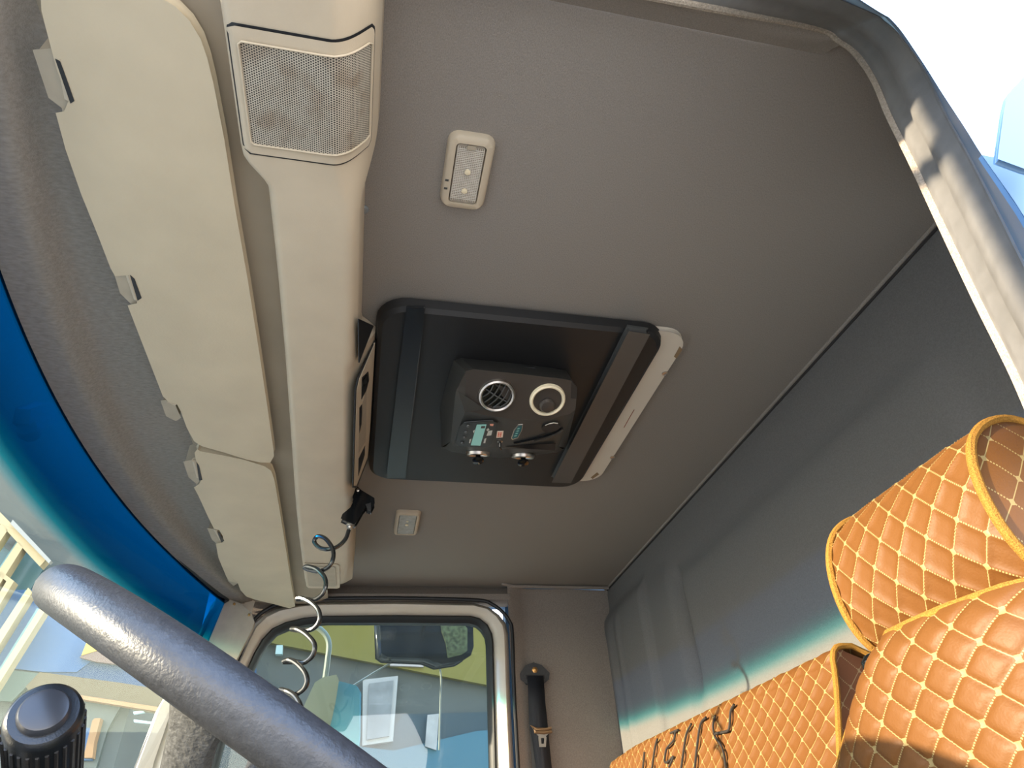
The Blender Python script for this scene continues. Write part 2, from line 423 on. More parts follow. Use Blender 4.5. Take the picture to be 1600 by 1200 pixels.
# tint film
fm, n, b = nodes('blue_tint_film'); n.nodes.remove(b)
t = n.nodes.new('ShaderNodeTexCoord'); s_ = n.nodes.new('ShaderNodeSeparateXYZ'); n.links.new(t.outputs['Object'], s_.inputs[0])
FILM_Z = 'z'
mr = n.nodes.new('ShaderNodeMapRange'); mr.inputs[1].default_value = .555; mr.inputs[2].default_value = .72
n.links.new(s_.outputs['Z'], mr.inputs[0]); cr = n.nodes.new('ShaderNodeValToRGB'); n.links.new(mr.outputs[0], cr.inputs[0])
e = cr.color_ramp.elements; e[0].position = 0; e[0].color = (1, 1, 1, 1); e[1].position = 1; e[1].color = (.0, .012, .06, 1)
for p, c in ((.06, (.55, .88, .95, 1)), (.14, (.05, .52, .62, 1)), (.24, (.0, .14, .22, 1)), (.38, (.0, .03, .10, 1))):
    q = cr.color_ramp.elements.new(p); q.color = c
tr = n.nodes.new('ShaderNodeBsdfTransparent'); n.links.new(cr.outputs[0], tr.inputs[0])
gl = n.nodes.new('ShaderNodeBsdfGlossy'); gl.inputs['Roughness'].default_value = .08; gl.inputs[0].default_value = (.2, .6, 1, 1)
tl = n.nodes.new('ShaderNodeBsdfTranslucent'); tl.inputs[0].default_value = (.0, .085, .33, 1)
m1 = n.nodes.new('ShaderNodeMixShader'); m1.inputs[0].default_value = .04; n.links.new(tr.outputs[0], m1.inputs[1]); n.links.new(gl.outputs[0], m1.inputs[2])
m2 = n.nodes.new('ShaderNodeMixShader'); n.links.new(M(n, 'MULTIPLY', mr.outputs[0], .11), m2.inputs[0])
n.links.new(m1.outputs[0], m2.inputs[1]); n.links.new(tl.outputs[0], m2.inputs[2]); n.links.new(m2.outputs[0], n.nodes['Material Output'].inputs[0])
v, f = ws_grid(.545, .722, -.001); o = mesh('tint_band', v, f, fm, win, angle=80); o['label'] = 'blue tint band fading to cyan'
# dark edge trim of the windshield
top = [wspt(.24 + 1.90 * i / 40, .722 - .02 * max(0, abs(.24 + 1.90 * i / 40 - 1.2) - .6), -.004) for i in range(41)]
pil = [atX(338, 938, 2.13), atX(330, 958, 2.15), atX(310, 1000, 2.17), atX(262, 1090, 2.19), atX(214, 1200, 2.2), atX(190, 1280, 2.2)]
v, f = tube(smoothline(top + pil[1:], 3), .008, 8); mesh('edge_trim', v, f, rubber, win)
v, f = strip([[p + Vector((0, .012, -.022)) for p in top], [p + Vector((0, .0, .012)) for p in top]])
v2, f2 = prism([(.2, .62, .74), (2.1, .62, .74), (2.1, .40, .78), (.2, .40, .78)], (0, 0, .06))
mesh('glass_border', *strip([[p + Vector((0, .010, -.012)) for p in top], [p + Vector((0, .002, .014)) for p in top]]), rubber, win)

# far A pillar
pl = thing('pillar_cover', 'taupe plastic cover plate on the far windshield pillar', 'trim')
pp = [(346, 944), (358, 938), (375, 944), (391, 958), (396, 972), (392, 984), (377, 1012), (366, 1034), (352, 1060), (300, 1075), (318, 1000)]
bprism('plate', [atX(a, b, 2.14) for a, b in pp], (.02, 0, 0), creamd, pl, .003)
for a, b in ((366, 944), (389, 961)):
    v, f = lathe([(.004, 0), (.004, -.0035), (.002, -.005)], atX(a, b, 2.14), (1, 0, 0), 10); mesh('screw', v, f, gold, pl)
# pillar body: painted metal
A = [(400, 935), (380, 1000), (368, 1032), (268, 1109), (240, 1192), (225, 1260)]
B = [(338, 935), (330, 960), (310, 1000), (250, 1105), (214, 1200), (195, 1280)]
v, f = strip([[atX(a, b, 2.19) for a, b in A], [atX(a, b, 2.165) for a, b in B], [atX(a, b, 2.165) + Vector((.08, .03, 0)) for a, b in B]])
struct(mesh('trim_6', v, f, lightcream), 'painted windshield pillar on the passenger side')

# ------------------------------------------------------------------ far door
dr = group_empty('door_1'); struct(dr, 'passenger door with cream frame and closed window')
outer_px = [(240, 1192), (268, 1109), (371, 1036), (384, 1005), (397, 976), (414, 960), (435, 950), (465, 944), (502, 941), (620, 940), (742, 943), (764, 949), (780, 961), (790, 974), (794, 990), (797, 1085), (803, 1200), (812, 1420), (180, 1420)]
inner_px = [(330, 1192), (352, 1109), (386, 1044), (397, 1020), (409, 999), (425, 982), (446, 972), (475, 965), (510, 962), (620, 961), (735, 962), (750, 966), (762, 976), (769, 990), (771, 1005), (773, 1085), (776, 1200), (780, 1340), (300, 1340)]
glass_px = [(342, 1190), (364, 1109), (396, 1046), (406, 1024), (418, 1005), (432, 990), (451, 982), (478, 976), (510, 973), (620, 973), (733, 974), (745, 977), (753, 984), (759, 994), (761, 1006), (763, 1085), (766, 1200), (770, 1330), (312, 1330)]
def dl(px, x): return [atX(a, b, x) for a, b in px]
O = dl(outer_px, 2.215); I = dl(inner_px, 2.225); G = dl(glass_px, 2.235)
mid = [o_.lerp(i_, .35) + Vector((-.022, 0, 0)) for o_, i_ in zip(O, I)]
mid2 = [o_.lerp(i_, .7) + Vector((-.020, 0, 0)) for o_, i_ in zip(O, I)]
v, f = strip([[p + Vector((.03, 0, 0)) for p in O], O, mid, mid2, I, [p + Vector((.04, 0, 0)) for p in I]], closed=True)
mesh('frame', v, f, lightcream, dr, angle=50)
g1 = [i_.lerp(g_, .35) + Vector((-.012, 0, 0)) for i_, g_ in zip(I, G)]; g2 = [i_.lerp(g_, .7) + Vector((-.002, 0, 0)) for i_, g_ in zip(I, G)]
v, f = strip([I, g1, g2, G, [p + Vector((.03, 0, 0)) for p in G]], closed=True); mesh('gasket', v, f, rubber, dr, angle=50)
v, f = prism([p + Vector((.012, 0, 0)) for p in G], (.004, 0, 0)); mesh('pane', v, f, glass, dr, smooth=False)
seal = [p + Vector((-.004, 0, 0)) for p in dl([(560 + (a - 560) * 1.0, b) for a, b in [(371, 1033), (384, 1001), (395, 973), (412, 956), (434, 945), (465, 939), (502, 936), (620, 935), (742, 938), (767, 944), (785, 957), (796, 972), (800, 990), (803, 1085), (809, 1200), (815, 1340)]], 2.205)]
v, f = tube(smoothline(seal, 3), .0065, 8, flat=.8); mesh('door_seal', v, f, rubber, dr)
v, f = prism([atX(a_, b_, 2.244) for a_, b_ in [(336, 915), (480, 915), (480, 950), (430, 956), (405, 972), (388, 1000), (372, 1036), (345, 1040)]], (.008, 0, 0))
struct(mesh('trim_8', v, f, fabric_s, smooth=False), 'fabric corner filler above the passenger door')

# ------------------------------------------------------------------ near door opening (driver side)
near = group_empty('door_2'); struct(near, 'open driver door frame with fabric edge and rubber seal')
L0 = [(.26, .50, .735), (.262, .2, .745), (.262, -.10, .752), (.262, -.30, .757)]
def pts(lst, xs): return [atX(a, b, x) for (a, b), x in zip(lst, xs)]
pip = [(1270, 42), (1310, 62), (1340, 85), (1368, 128), (1390, 180), (1425, 250), (1470, 345), (1530, 470), (1568, 545), (1600, 612), (1680, 800)]
outp = [(1335, 8), (1385, 35), (1417, 67), (1447, 112), (1480, 180), (1515, 243), (1560, 330), (1615, 440), (1660, 520), (1700, 600), (1800, 780)]
bodp = [(1345, 0), (1395, 33), (1437, 90), (1472, 145), (1508, 200), (1535, 243), (1592, 325), (1655, 430), (1710, 520), (1750, 600), (1850, 780)]
P0 = [Vector(p) for p in L0] + pts(pip, [.262, .266, .269, .273, .277] + [.28] * 6)
P2 = [Vector((.205, .50, .745)), Vector((.207, .2, .755)), Vector((.207, -.1, .77)), Vector((.207, -.27, .776))] + pts(outp, [.215, .218] + [.22] * 9)
P3 = [Vector((.165, .50, .745)), Vector((.167, .2, .755)), Vector((.167, -.1, .772)), Vector((.168, -.27, .778))] + pts(bodp, [.175, .178] + [.18] * 9)
s0 = smoothline(P0, 8); s2 = smoothline(P2, 8); s3 = smoothline(P3, 8)
v, f = tube(s0, .0042, 8); mesh('fabric_edge', v, f, piping_f, near)
def mixl(a, b, t, off=(0, 0, 0)): o_ = Vector(off); return [p.lerp(q, t) + o_ for p, q in zip(a, b)]
v, f = strip([mixl(s0, s2, .02, (0, 0, 0)), mixl(s0, s2, .22, (0, .003, -.002)), mixl(s0, s2, .38, (0, -.002, .001)), mixl(s0, s2, .52, (0, .006, -.003)), mixl(s0, s2, .72, (0, .007, -.004)), mixl(s0, s2, .9, (0, .001, 0)), mixl(s0, s2, 1)])
mesh('rubber_seal', v, f, rubberg, near, angle=70)
v, f = tube(mixl(s0, s2, 1.0, (0, .001, -.001)), .0018, 6); mesh('seal_lip', v, f, rubberg, near)
v, f = strip([s2, mixl(s2, s3, .5, (0, .002, 0)), s3])
mesh('painted_flange', v, f, paint, near, angle=60)
# header roll between ceiling edge and door opening
hd = [p for p in s0 if p.z > .70 and p.y > -.6]
H0 = [Vector((.302, p.y, .799)) for p in hd]
H1 = [Vector((.290, p.y, .789 + .002 * math.sin(p.y * 60))) for p in hd]
H2 = [Vector((.276, p.y, .775)) for p in hd]
H3 = [p + Vector((.004, 0, .008)) for p in hd]
v, f = strip([H0, H1, H2, H3, hd]); mesh('header_roll', v, f, fabric, near, angle=60)
# narrow near wall behind the opening
bk = [p for p in s0 if p.y < -.44 and p.z < .715 and p.z > -1]
v, f = strip([bk, [Vector((p.x + .012, p.y - .02, p.z + .004)) for p in bk], [Vector((.27 + .19 * sstep(.50, .66, p.z), -.87, min(p.z + .09, .80))) for p in bk]])
tk = [p for p in s0 if -.62 < p.y < -.44 and p.z >= .70]; nn = len(tk)
v2, f2 = strip([tk, [Vector((xedge(-.44 - .43 * i / (nn - 1)) + .004, -.44 - .43 * i / (nn - 1), .8)) for i in range(nn)]])
mesh('corner_lining', v2, f2, fabric, near, angle=60)
mesh('inner_side_lining', v, f, fabric, near, angle=60)
# outer body corner and rear air fairing in shade
bp_ = [(1534, 242), (1592, 327), (1655, 432), (1710, 522), (1850, 782), (2100, 700), (1900, 300), (1620, 250), (1575, 246), (1550, 245)]
o = bprism('body_corner', [atX(a, b, .181) for a, b in bp_], (.003, 0, 0), paint, near, 0)
fp_ = [(1562, 248), (1566, 215), (1571, 175), (1576, 152), (1584, 140), (1593, 132), (1604, 118), (1660, 60), (1760, 100), (1760, 300), (1600, 262)]
fair = bprism('air_fairing', [atX(a, b, .13) for a, b in fp_], (.003, 0, 0), paint, None, .001, 2)
tag(fair, 'pale blue-lit side fairing outside behind the open driver door', 'fairing')
#PART2
# ------------------------------------------------------------------ steering wheel and column
sw = thing('steering_wheel', 'black leather steering wheel rising close in the lower left corner', 'steering wheel')
TA = math.radians(32.0); WC = Vector((.63, .052, .080)); wf = Vector((0, math.cos(TA), math.sin(TA))); wx = Vector((math.cos(.045), 0, math.sin(.045))); wn = wx.cross(wf).normalized(); wf = wn.cross(wx)
def wp(a, r, h=0): return WC + wx * math.cos(a) * r + wf * math.sin(a) * r + wn * h
rimp = [wp(2 * math.pi * i / 96, .225) for i in range(96)]
v, f = tube(rimp, .0172, 20, closed=True, up=wn); mesh('rim', v, f, leather, sw)
for a0 in (171, 12, 270):
    a = math.radians(a0); side = wp(a + math.pi / 2, 1) - WC
    prof_ = []
    for t, wd, h in ((.222, .022, -.006), (.20, .016, -.022), (.15, .016, -.056), (.10, .024, -.082), (.06, .035, -.092)):
        c = wp(a, t, h); prof_.append((c, wd))
    vv = []; ff = []
    for c, wd in prof_:
        for k in range(12):
            q = 2 * math.pi * k / 12; vv.append(c + side * math.cos(q) * wd + wn * math.sin(q) * .010)
    for i in range(len(prof_) - 1):
        for k in range(12): ff.append((i * 12 + k, i * 12 + (k + 1) % 12, (i + 1) * 12 + (k + 1) % 12, (i + 1) * 12 + k))
    ff.append(tuple(range(12))); ff.append(tuple(len(vv) - 12 + k for k in range(12)))
    mesh('spoke', vv, ff, leather2, sw)
v, f = lathe([(.02, -.12), (.075, -.115), (.082, -.10), (.078, -.08), (.05, -.07), (.01, -.068)], WC, wn, 32); mesh('hub', v, f, blackp, sw)
v, f = lathe([(.001, -.064), (.03, -.0645), (.032, -.066), (.03, -.070)], WC, wn, 28); mesh('horn_button', v, f, chrome, sw)
cs = thing('steering_column', 'black plastic steering column below the wheel hub', 'column')
v, f = tube([WC - wn * .12, WC - wn * .24, WC - wn * .55], [.05, .06, .07], 18); mesh('shroud', v, f, blackp, cs)

st = thing('column_stalk', 'black ribbed stalk knob with round end cap at the bottom left', 'stalk')
ax = Vector((-.94, -.21, .28)).normalized(); kc = ray(69, 1115) * .00042
v, f = lathe([(.012, -.13), (.0135, -.11), (.0225, -.10), (.0225, -.006), (.0215, -.002), (.0195, .0), (.0155, .0005)], kc, ax, 40); mesh('sleeve', v, f, blackp2, st)
v, f = lathe([(.0150, -.004), (.0150, .003), (.0135, .0055), (.0120, .006), (.0005, .0064)], kc, ax, 32)
mesh('end_cap', v, f, mat('stalk_cap', (.03, .033, .04), .3), st)
a_ = Vector((0, 1, 0)); n1 = (a_ - ax * a_.dot(ax)).normalized(); n2 = ax.cross(n1)
mb = MB()
for k in range(28):
    t = 2 * math.pi * k / 28; r0 = kc + (n1 * math.cos(t) + n2 * math.sin(t)) * .0226
    v, f = tube([r0 - ax * .095, r0 - ax * .012], .0013, 5); mb.add(v, f)
mb.build('grip_ribs', blackp, st)
v, f = tube([kc - ax * .12, kc - ax * .20, WC - wn * .20 + Vector((-.03, .0, 0))], .009, 10); mesh('lever', v, f, blackp, st)

# ------------------------------------------------------------------ dashboard
db = thing('dashboard', 'dark plastic dashboard top under the windshield', 'dashboard')
v, f = prism([(.15, .62, -.02), (.15, .80, -.04), (.15, .80, -.5), (.15, .35, -.5), (.15, .30, -.10), (.15, .34, -.03)], (2.08, 0, 0))
dashm = mat('dash_plastic', (.22, .20, .17), .7, bump=.2, bscale=500)
mesh('body', v, f, dashm, db, smooth=False)
hood = []
for i in range(13):
    a = math.pi * i / 12; hood.append((math.cos(a), math.sin(a)))
vv = []
for y, s_, zz in ((.24, 1, 0), (.25, 1.03, .012), (.40, 1.0, -.02), (.50, .9, -.06)):
    for c, s2_ in hood: vv.append(Vector((.56 + .23 * c * s_, y - .02 * s2_, -.075 + zz + .125 * (s2_ ** .6) * s_)))
ff = []
for i in range(3):
    for k in range(12): a = i * 13 + k; ff.append((a, a + 1, a + 14, a + 13))
mesh('instrument_hood', vv, ff, blackp, db)
v, f = tube([Vector((.56 + .235 * c, .238 - .02 * s2_, -.075 + .13 * (s2_ ** .6))) for c, s2_ in hood], .006, 8); mesh('hood_edge', v, f, creamd, db)

# ------------------------------------------------------------------ sun visors
def visor(px, label, z, brackets, slots, dark=()):
    t = thing('sun_visor', label, 'sun visor', 'sun visors along the windshield header')
    poly = [atZ(a, b, z) for a, b in px]
    o = bprism('panel', poly, (0, 0, .016), visorm, t, .005, 3)
    for br in brackets:
        q = [atZ(a, b, z + .004) for a, b in br]
        bprism('hinge_bracket', q, (0, 0, .05), creamd, t, .003)
    for dk in dark: bprism('hinge_slot', [atZ(a, b, z - .0008) for a, b in dk], (0, 0, .0006), rubber, t, 0)
    for sl in slots:
        a, b = atZ(*sl[0], z - .001), atZ(*sl[1], z - .001)
        v, f = tube([a + Vector((0, 0, .006)), b + Vector((0, 0, .006))], .0055, 8); mesh('hinge_pin', v, f, cream, t)
    return t
ZV = .70
v1 = [(72, -30), (74, 20), (84, 60), (97, 110), (104, 128), (116, 160), (107, 180), (96, 182), (110, 235), (134, 305), (160, 370), (179, 420), (183, 427), (200, 426), (211, 436), (222, 465), (219, 477), (206, 480), (225, 530), (259, 619), (266, 626), (280, 630), (287, 643), (296, 668), (307, 689), (318, 696), (350, 705), (385, 716), (408, 721), (419, 721), (424, 712), (423, 700), (414, 640), (400, 550), (382, 440), (362, 330), (343, 215), (326, 130), (316, 90), (306, 62), (290, 36), (270, 16), (240, -2), (190, -14), (120, -38)]
brk1 = [[(57, 82), (84, 80), (108, 158), (101, 168), (80, 152)], [(182, 428), (199, 427), (216, 466), (207, 474), (191, 458)], [(254, 627), (268, 626), (280, 652), (274, 656), (262, 650)]]
visor(v1, 'long cream sun visor nearest the camera, its rounded end at the top', ZV, brk1, [((93, 92), (106, 158)), ((200, 431), (213, 470)), ((262, 628), (274, 634))], [[(86, 92), (94, 96), (116, 158), (110, 162)], [(203, 430), (210, 436), (221, 466), (215, 470)]])
v2 = [(309, 704), (312, 706), (340, 711), (380, 719), (412, 729), (422, 736), (427, 750), (434, 790), (444, 850), (454, 915), (460, 947), (452, 950), (430, 944), (400, 937), (386, 932), (377, 922), (373, 911), (360, 908), (355, 901), (343, 872), (339, 850), (350, 848), (350, 838), (344, 828), (336, 826), (327, 808), (312, 775), (305, 762), (313, 757), (316, 750), (310, 728), (306, 708)]
brk2 = [[(289, 722), (304, 719), (312, 748), (307, 754), (297, 746)], [(326, 826), (336, 828), (346, 845), (341, 850), (333, 843)], [(356, 901), (364, 903), (370, 911), (365, 914), (358, 908)]]
visor(v2, 'shorter cream sun visor at the far passenger end', ZV, brk2, [((303, 722), (310, 748)), ((336, 829), (345, 845)), ((362, 903), (371, 910))], [[(307, 722), (311, 728), (316, 750), (311, 751)], [(339, 830), (343, 833), (350, 845), (346, 848)]])
mb = MB()

# ------------------------------------------------------------------ overhead console
oc = thing('overhead_console', 'long cream overhead console shelf between sun visors and roof unit', 'console')
def cprof(x):
    """front Y, rear bottom Y, rear top Y, bottom Z at cab position x"""
    k = sstep(.485, .535, x) ; k2 = sstep(.47, .56, x)
    yf = .186 * (1 - k) + .160 * k + .022 * sstep(.6, 1.7, x)
    yb = .069 * (1 - k2) + .058 * k2
    yr = .034 * (1 - k2) + .050 * k2; q_ = sstep(.865, .895, x) * (1 - sstep(1.29, 1.36, x))
    yr = yr * (1 - q_) + .024 * q_
    zr = .752 * (1 - k2) + .70 * k2; zr = zr * (1 - q_) + .785 * q_
    far = sstep(1.70, 1.93, x); yb += .02 * far; yr += .0 * far
    zb = .682 - .0 * k
    return yf, yb, yr, zr, zb
def k3(x): return sstep(.47, .56, x)
def csec(x, n=6):
    yf, yb, yr, zr, zb = cprof(x); P = []
    P.append((yf + .004, .765)); P.append((yf + .002, zb + .016))
    for i in range(n + 1):
        a = math.pi / 2 * i / n; P.append((yf - .012 + .012 * math.cos(a) + .0, zb + .012 - .012 * math.sin(a)))
    # smooth fold from the bottom to the slanting rear face
    A = Vector((yb + .014, zb)); B = Vector((yb, zb)); C = Vector((yb + (yr - yb) * .45, zb + (zr - zb) * .45))
    for i in range(n + 1):
        t = i / n; q = A * (1 - t) ** 2 + B * 2 * t * (1 - t) + C * t * t; P.append((q.x, q.y))
    P.append((yr, zr)); P.append((yr, zr + .008 if zr < .76 else zr + .004)); P.append((yr, .79)); P.append((yr, .799))
    return P
xs = [.16, .24, .30, .33, .36, .40, .44, .47, .48, .49, .50, .51, .52, .53, .54, .56, .60, .7, .86, .87, .88, .895, 1.1, 1.26, 1.29, 1.31, 1.34, 1.36, 1.45, 1.6, 1.75, 1.85, 1.90, 1.93, 1.945, 1.95]
v = []; f = []; m_ = None
for x in xs:
    P = csec(x); m_ = len(P); e = sstep(1.90, 1.951, x)
    yc = .12
    for (y, z) in P: v.append(Vector((x, y + (yc - y) * e * .35 * (1 if y < yc else .1), z + (.76 - z) * e * .35)))
for i in range(len(xs) - 1):
    for k in range(m_ - 1): a = i * m_ + k; f.append((a, a + 1, a + m_ + 1, a + m_))
f.append(tuple(range(m_))); f.append(tuple((len(xs) - 1) * m_ + k for k in range(m_)))
mesh('body', v, f, cream, oc, angle=40)
# surface point on console skin: s = distance along skin from the front bottom edge
def cskin(x, s, off=0.0):
    P = csec(x, 10); P = [Vector((0, a, b)) for a, b in P]
    i0 = 2; d = 0
    for a, b in zip(P[i0:], P[i0 + 1:]):
        L = (b - a).length
        if d + L >= s or b is P[-1]:
            t = (s - d) / max(L, 1e-9); q = a.lerp(b, t); n_ = Vector((0, (b - a).z, -(b - a).y)).normalized()
            if n_.z > 0 and abs(n_.z) > .2: n_ = -n_
            if n_.y > 0 and abs(n_.y) > abs(n_.z): n_ = -n_
            return Vector((x, q.y, q.z)) + n_ * off
        d += L
    return P[-1]
def skin_rr(x0, x1, s0_, s1_, r, off, nx=30, ns=40, ends=None):
    v = []; uv = []; f = []
    for i in range(nx + 1):
        x = x0 + (x1 - x0) * i / nx; d = min(x - x0, x1 - x)
        c = r - math.sqrt(max(r * r - (r - d) ** 2, 0)) if d < r else 0
        a, b = s0_ + c, s1_ - c * .6
        for k in range(ns + 1):
            s = a + (b - a) * k / ns; v.append(cskin(x, s, off)); uv.append((x, s))
    for i in range(nx):
        for k in range(ns): q = i * (ns + 1) + k; f.append((q, q + 1, q + ns + 2, q + ns + 1))
    return v, f, uv
def xs_dense(x0, x1, n): return [x0 + (x1 - x0) * i / n for i in range(n + 1)]
gf = mesh('grille_gap', *skin_rr(.333, .482, .006, .183, .012, .0010)[:2], rubber, oc, angle=80)
v, f, uv = skin_rr(.3355, .4795, .009, .180, .011, .0022); o = mesh('grille_frame', v, f, cream, oc, angle=80)
v, f, uv = skin_rr(.349, .466, .021, .172, .006, .0034, 40, 60); mesh('speaker_grille', v, f, grille_mat('perforated_grille', (.50, .455, .37), .0028), oc, True, uv, 80)
gr_lip = [cskin(x, .0215, .0045) for x in xs_dense(.352, .463, 8)] + [cskin(.466, s, .0045) for s in [.025 + .14 * i / 14 for i in range(15)]] + [cskin(x, .1715, .0045) for x in xs_dense(.463, .352, 8)] + [cskin(.349, s, .0045) for s in [.165 - .14 * i / 14 for i in range(15)]]
v, f = tube(gr_lip, .0012, 6, closed=True); mesh('grille_lip', v, f, cream, oc)
# far end speaker cover, a plain recessed panel
v, f, uv = skin_rr(1.74, 1.93, .003, .105, .012, .002); o = mesh('end_cover', v, f, cream, oc, angle=80)
v, f, uv = skin_rr(1.755, 1.91, .018, .095, .008, .0035); mesh('end_panel', v, f, creamd, oc, True, None, 80)
# switch plate in the rear face
RN = Vector((0, -.105, -.027)).normalized(); RC = Vector((1.1, .0485, .69))
def rface(px, py, off=0): r = ray(px, py); c = RC + RN * off; return r * (c.dot(RN) / r.dot(RN))
def rpp(name, pts_, off, m, dep=.002, bev=0): return bprism(name, [rface(a, b, off) for a, b in pts_], -RN * dep, m, oc, bev)
rpp('shelf_opening', [(560.5, 498), (584, 509), (561.5, 567)], .0034, rubber)
rpp('plate_seam', [(587, 532), (560, 590), (555.5, 610), (551.5, 762), (557.5, 763), (575.5, 716), (579, 673)], .0030, rubber, .002)
rpp('switch_plate', [(586, 536), (562, 592), (558, 610), (553.5, 759), (557, 759), (574.5, 715), (578, 673)], .0040, cream, .002)
rpp('switch_hole', [(565.7, 590), (575.5, 580.5), (577, 593), (572.7, 610), (565, 624)], .0046, rubber, .001)
rpp('rocker_switch', [(568, 594), (574.5, 586), (576, 596), (569, 604)], .0066, gloss, .002)
rpp('tray_pocket', [(562, 638), (565.7, 632), (573, 602), (572, 676), (571, 690), (560.5, 708)], .0044, creamd, .001)
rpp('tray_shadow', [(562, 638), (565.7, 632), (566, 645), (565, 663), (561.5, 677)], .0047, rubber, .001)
rpp('air_grid', [(560, 744), (560.5, 717), (570.4, 696.6), (570, 711)], .0046, rubber, .001)
cap = thing('screw_cap', 'small grey round cap on the headliner beside the console', 'cap')
v, f = lathe([(.007, 0), (.0075, -.002), (.006, -.005), (.002, -.006)], atZ(569, 326, .80), (0, 0, 1), 16); mesh('cap', v, f, mat('grey_cap', (.2, .21, .21), .4), cap)

# ------------------------------------------------------------------ dome lamps
def lamp(px4, label, led, z=.80):
    t = thing('dome_lamp', label, 'lamp', 'dome lamps on the headliner')
    q = [atZ(a, b, z - .012) for a, b in px4]; c = sum(q, Vector()) / 4
    w = ((q[1] - q[0]).length + (q[2] - q[3]).length) / 2; h = ((q[3] - q[0]).length + (q[2] - q[1]).length) / 2
    ux = Vector((0, -1, 0)); uy = Vector((-1, 0, 0))
    r = .016 if not led else .012
    o1 = rrect(c + Vector((0, 0, .012)), ux, uy, w + .002, h + .002, r); o2 = rrect(c, ux, uy, w - .006, h - .006, r - .003)
    b_ = .011 if not led else .009
    i1 = rrect(c + Vector((0, 0, -.0005)), ux, uy, w - 2 * b_, h - 2 * b_, .006); i2 = rrect(c + Vector((0, 0, .004)), ux, uy, w - 2 * b_ - .001, h - 2 * b_ - .001, .006)
    v, f = strip([o1, rrect(c + Vector((0, 0, .004)), ux, uy, w, h, r), o2, i1, i2], closed=True); mesh('bezel', v, f, cream, t, angle=50)
    lw, lh = w - 2 * b_ - .0015, h - 2 * b_ - .0015
    L1 = rrect(c + Vector((0, 0, .004)), ux, uy, lw, lh, .005); L2 = rrect(c + Vector((0, 0, .0005)), ux, uy, lw - .002, lh - .002, .005)
    v, f = strip([L1, L2], closed=True); f.append(tuple(range(len(L1), 2 * len(L1)))); mesh('lens', v, f, ledlens, t, angle=50)
    if not led:
        mb = MB(); nr = 30
        for k in range(nr):
            y = -lh * .42 + lh * .84 * k / (nr - 1); v, f = tube([c + uy * y - ux * lw * .46 + Vector((0, 0, .0003)), c + uy * y + ux * lw * .46 + Vector((0, 0, .0003))], .0007, 4); mb.add(v, f)
        for k in range(14):
            x = -lw * .44 + lw * .88 * k / 13; v, f = tube([c + ux * x - uy * lh * .46 + Vector((0, 0, .0003)), c + ux * x + uy * lh * .46 + Vector((0, 0, .0003))], .0006, 4); mb.add(v, f)
        o = mb.build('lens_ribs', mat('lens_rib', (.55, .5, .42), .2), t); o['kind'] = 'stuff'
        v, f = strip([L1, L2]); 
        bprism('lens_clip', [c + uy * (lh * .5 - .006) + ux * s for s in (-.006, .006)] + [c + uy * (lh * .5 - .001) + ux * s for s in (.006, -.006)], (0, 0, -.002), creamd, t, 0)
        for k, y in enumerate((.006, -.026)):
            v, f = lathe([(.0042, 0), (.0042, -.002), (.0015, -.0028)], c + uy * y, (0, 0, 1), 12); mesh('reflector', v, f, creamring, t)
        for k in range(2):
            rbox('switch_mark', c - ux * (w / 2 - .005) + uy * (-.012 - .014 * k) + Vector((0, 0, -.0005)), (.003, .005, .001), blackp3, t, 0)
    else:
        v, f = lathe([(.005, 0), (.005, -.001), (.0022, -.0025)], c + Vector((0, 0, .0005)), (0, 0, 1), 14); mesh('reflector', v, f, creamring, t)
        v, f = lathe([(.004, 0), (.003, -.001), (.001, -.0015)], c + uy * .022 + Vector((0, 0, .0005)), (0, 0, 1), 14); mesh('reflector', v, f, creamring, t)
    return t
lamp([(700, 211), (773, 218), (757, 331), (689, 325)], 'oblong dome lamp with ribbed clear lens nearest the camera', False)
lamp([(620, 802), (656, 804), (652, 838), (614, 836)], 'small square dome lamp behind the roof unit near the far door', True)

# ------------------------------------------------------------------ roof hatch AC unit
ac = thing('roof_ac_unit', 'black roof hatch air conditioning panel with central control pod', 'air conditioner')
def rpoly(x0, x1, y0, y1, z, r, n=6): return rrect(((x0 + x1) / 2, (y0 + y1) / 2, z), (1, 0, 0), (0, 1, 0), x1 - x0, y1 - y0, r, n)
# white plate behind the panel
o = bprism('mounting_plate', rpoly(.822, 1.405, -.561, -.30, .787, .045), (0, 0, .012), lightcream, ac, .002); o['label'] = 'cream mounting plate strip'
for a, b in ((1039, 583), (957, 714)):
    c = atZ(a, b, .787); v, f = lathe([(.0062, 0), (.006, -.003), (.0035, -.0035), (.003, -.002), (.0005, -.002)], c, (0, 0, 1), 16); mesh('screw', v, f, chrome, ac)
for q in [[(1062, 541), (1066, 546), (1057, 560), (1053, 557)], [(933, 738), (936, 741), (926, 748), (923, 746)]]:
    bprism('scuff', [atZ(a, b, .7868) for a, b in q], (0, 0, -.0006), mat('scuff_brown', (.25, .17, .09), .8), ac, 0)
v, f = tube([atZ(991, 640, .7868), atZ(984, 652, .7866), atZ(975, 668, .7868)], .0009, 5); mesh('scratch', v, f, mat('scratch_red', (.3, .12, .08), .8), ac)
# main panel
Z1 = .776; base = rpoly(.805, 1.425, -.515, .024, Z1 + .016, .055); low = rpoly(.809, 1.421, -.511, .020, Z1, .052); low2 = rpoly(.817, 1.413, -.503, .012, Z1 - .006, .046)
v, f = strip([base, low, low2], closed=True); f.append(tuple(range(len(base) * 2, len(base) * 3))); mesh('cover_panel', v, f, blackp, ac, angle=30)
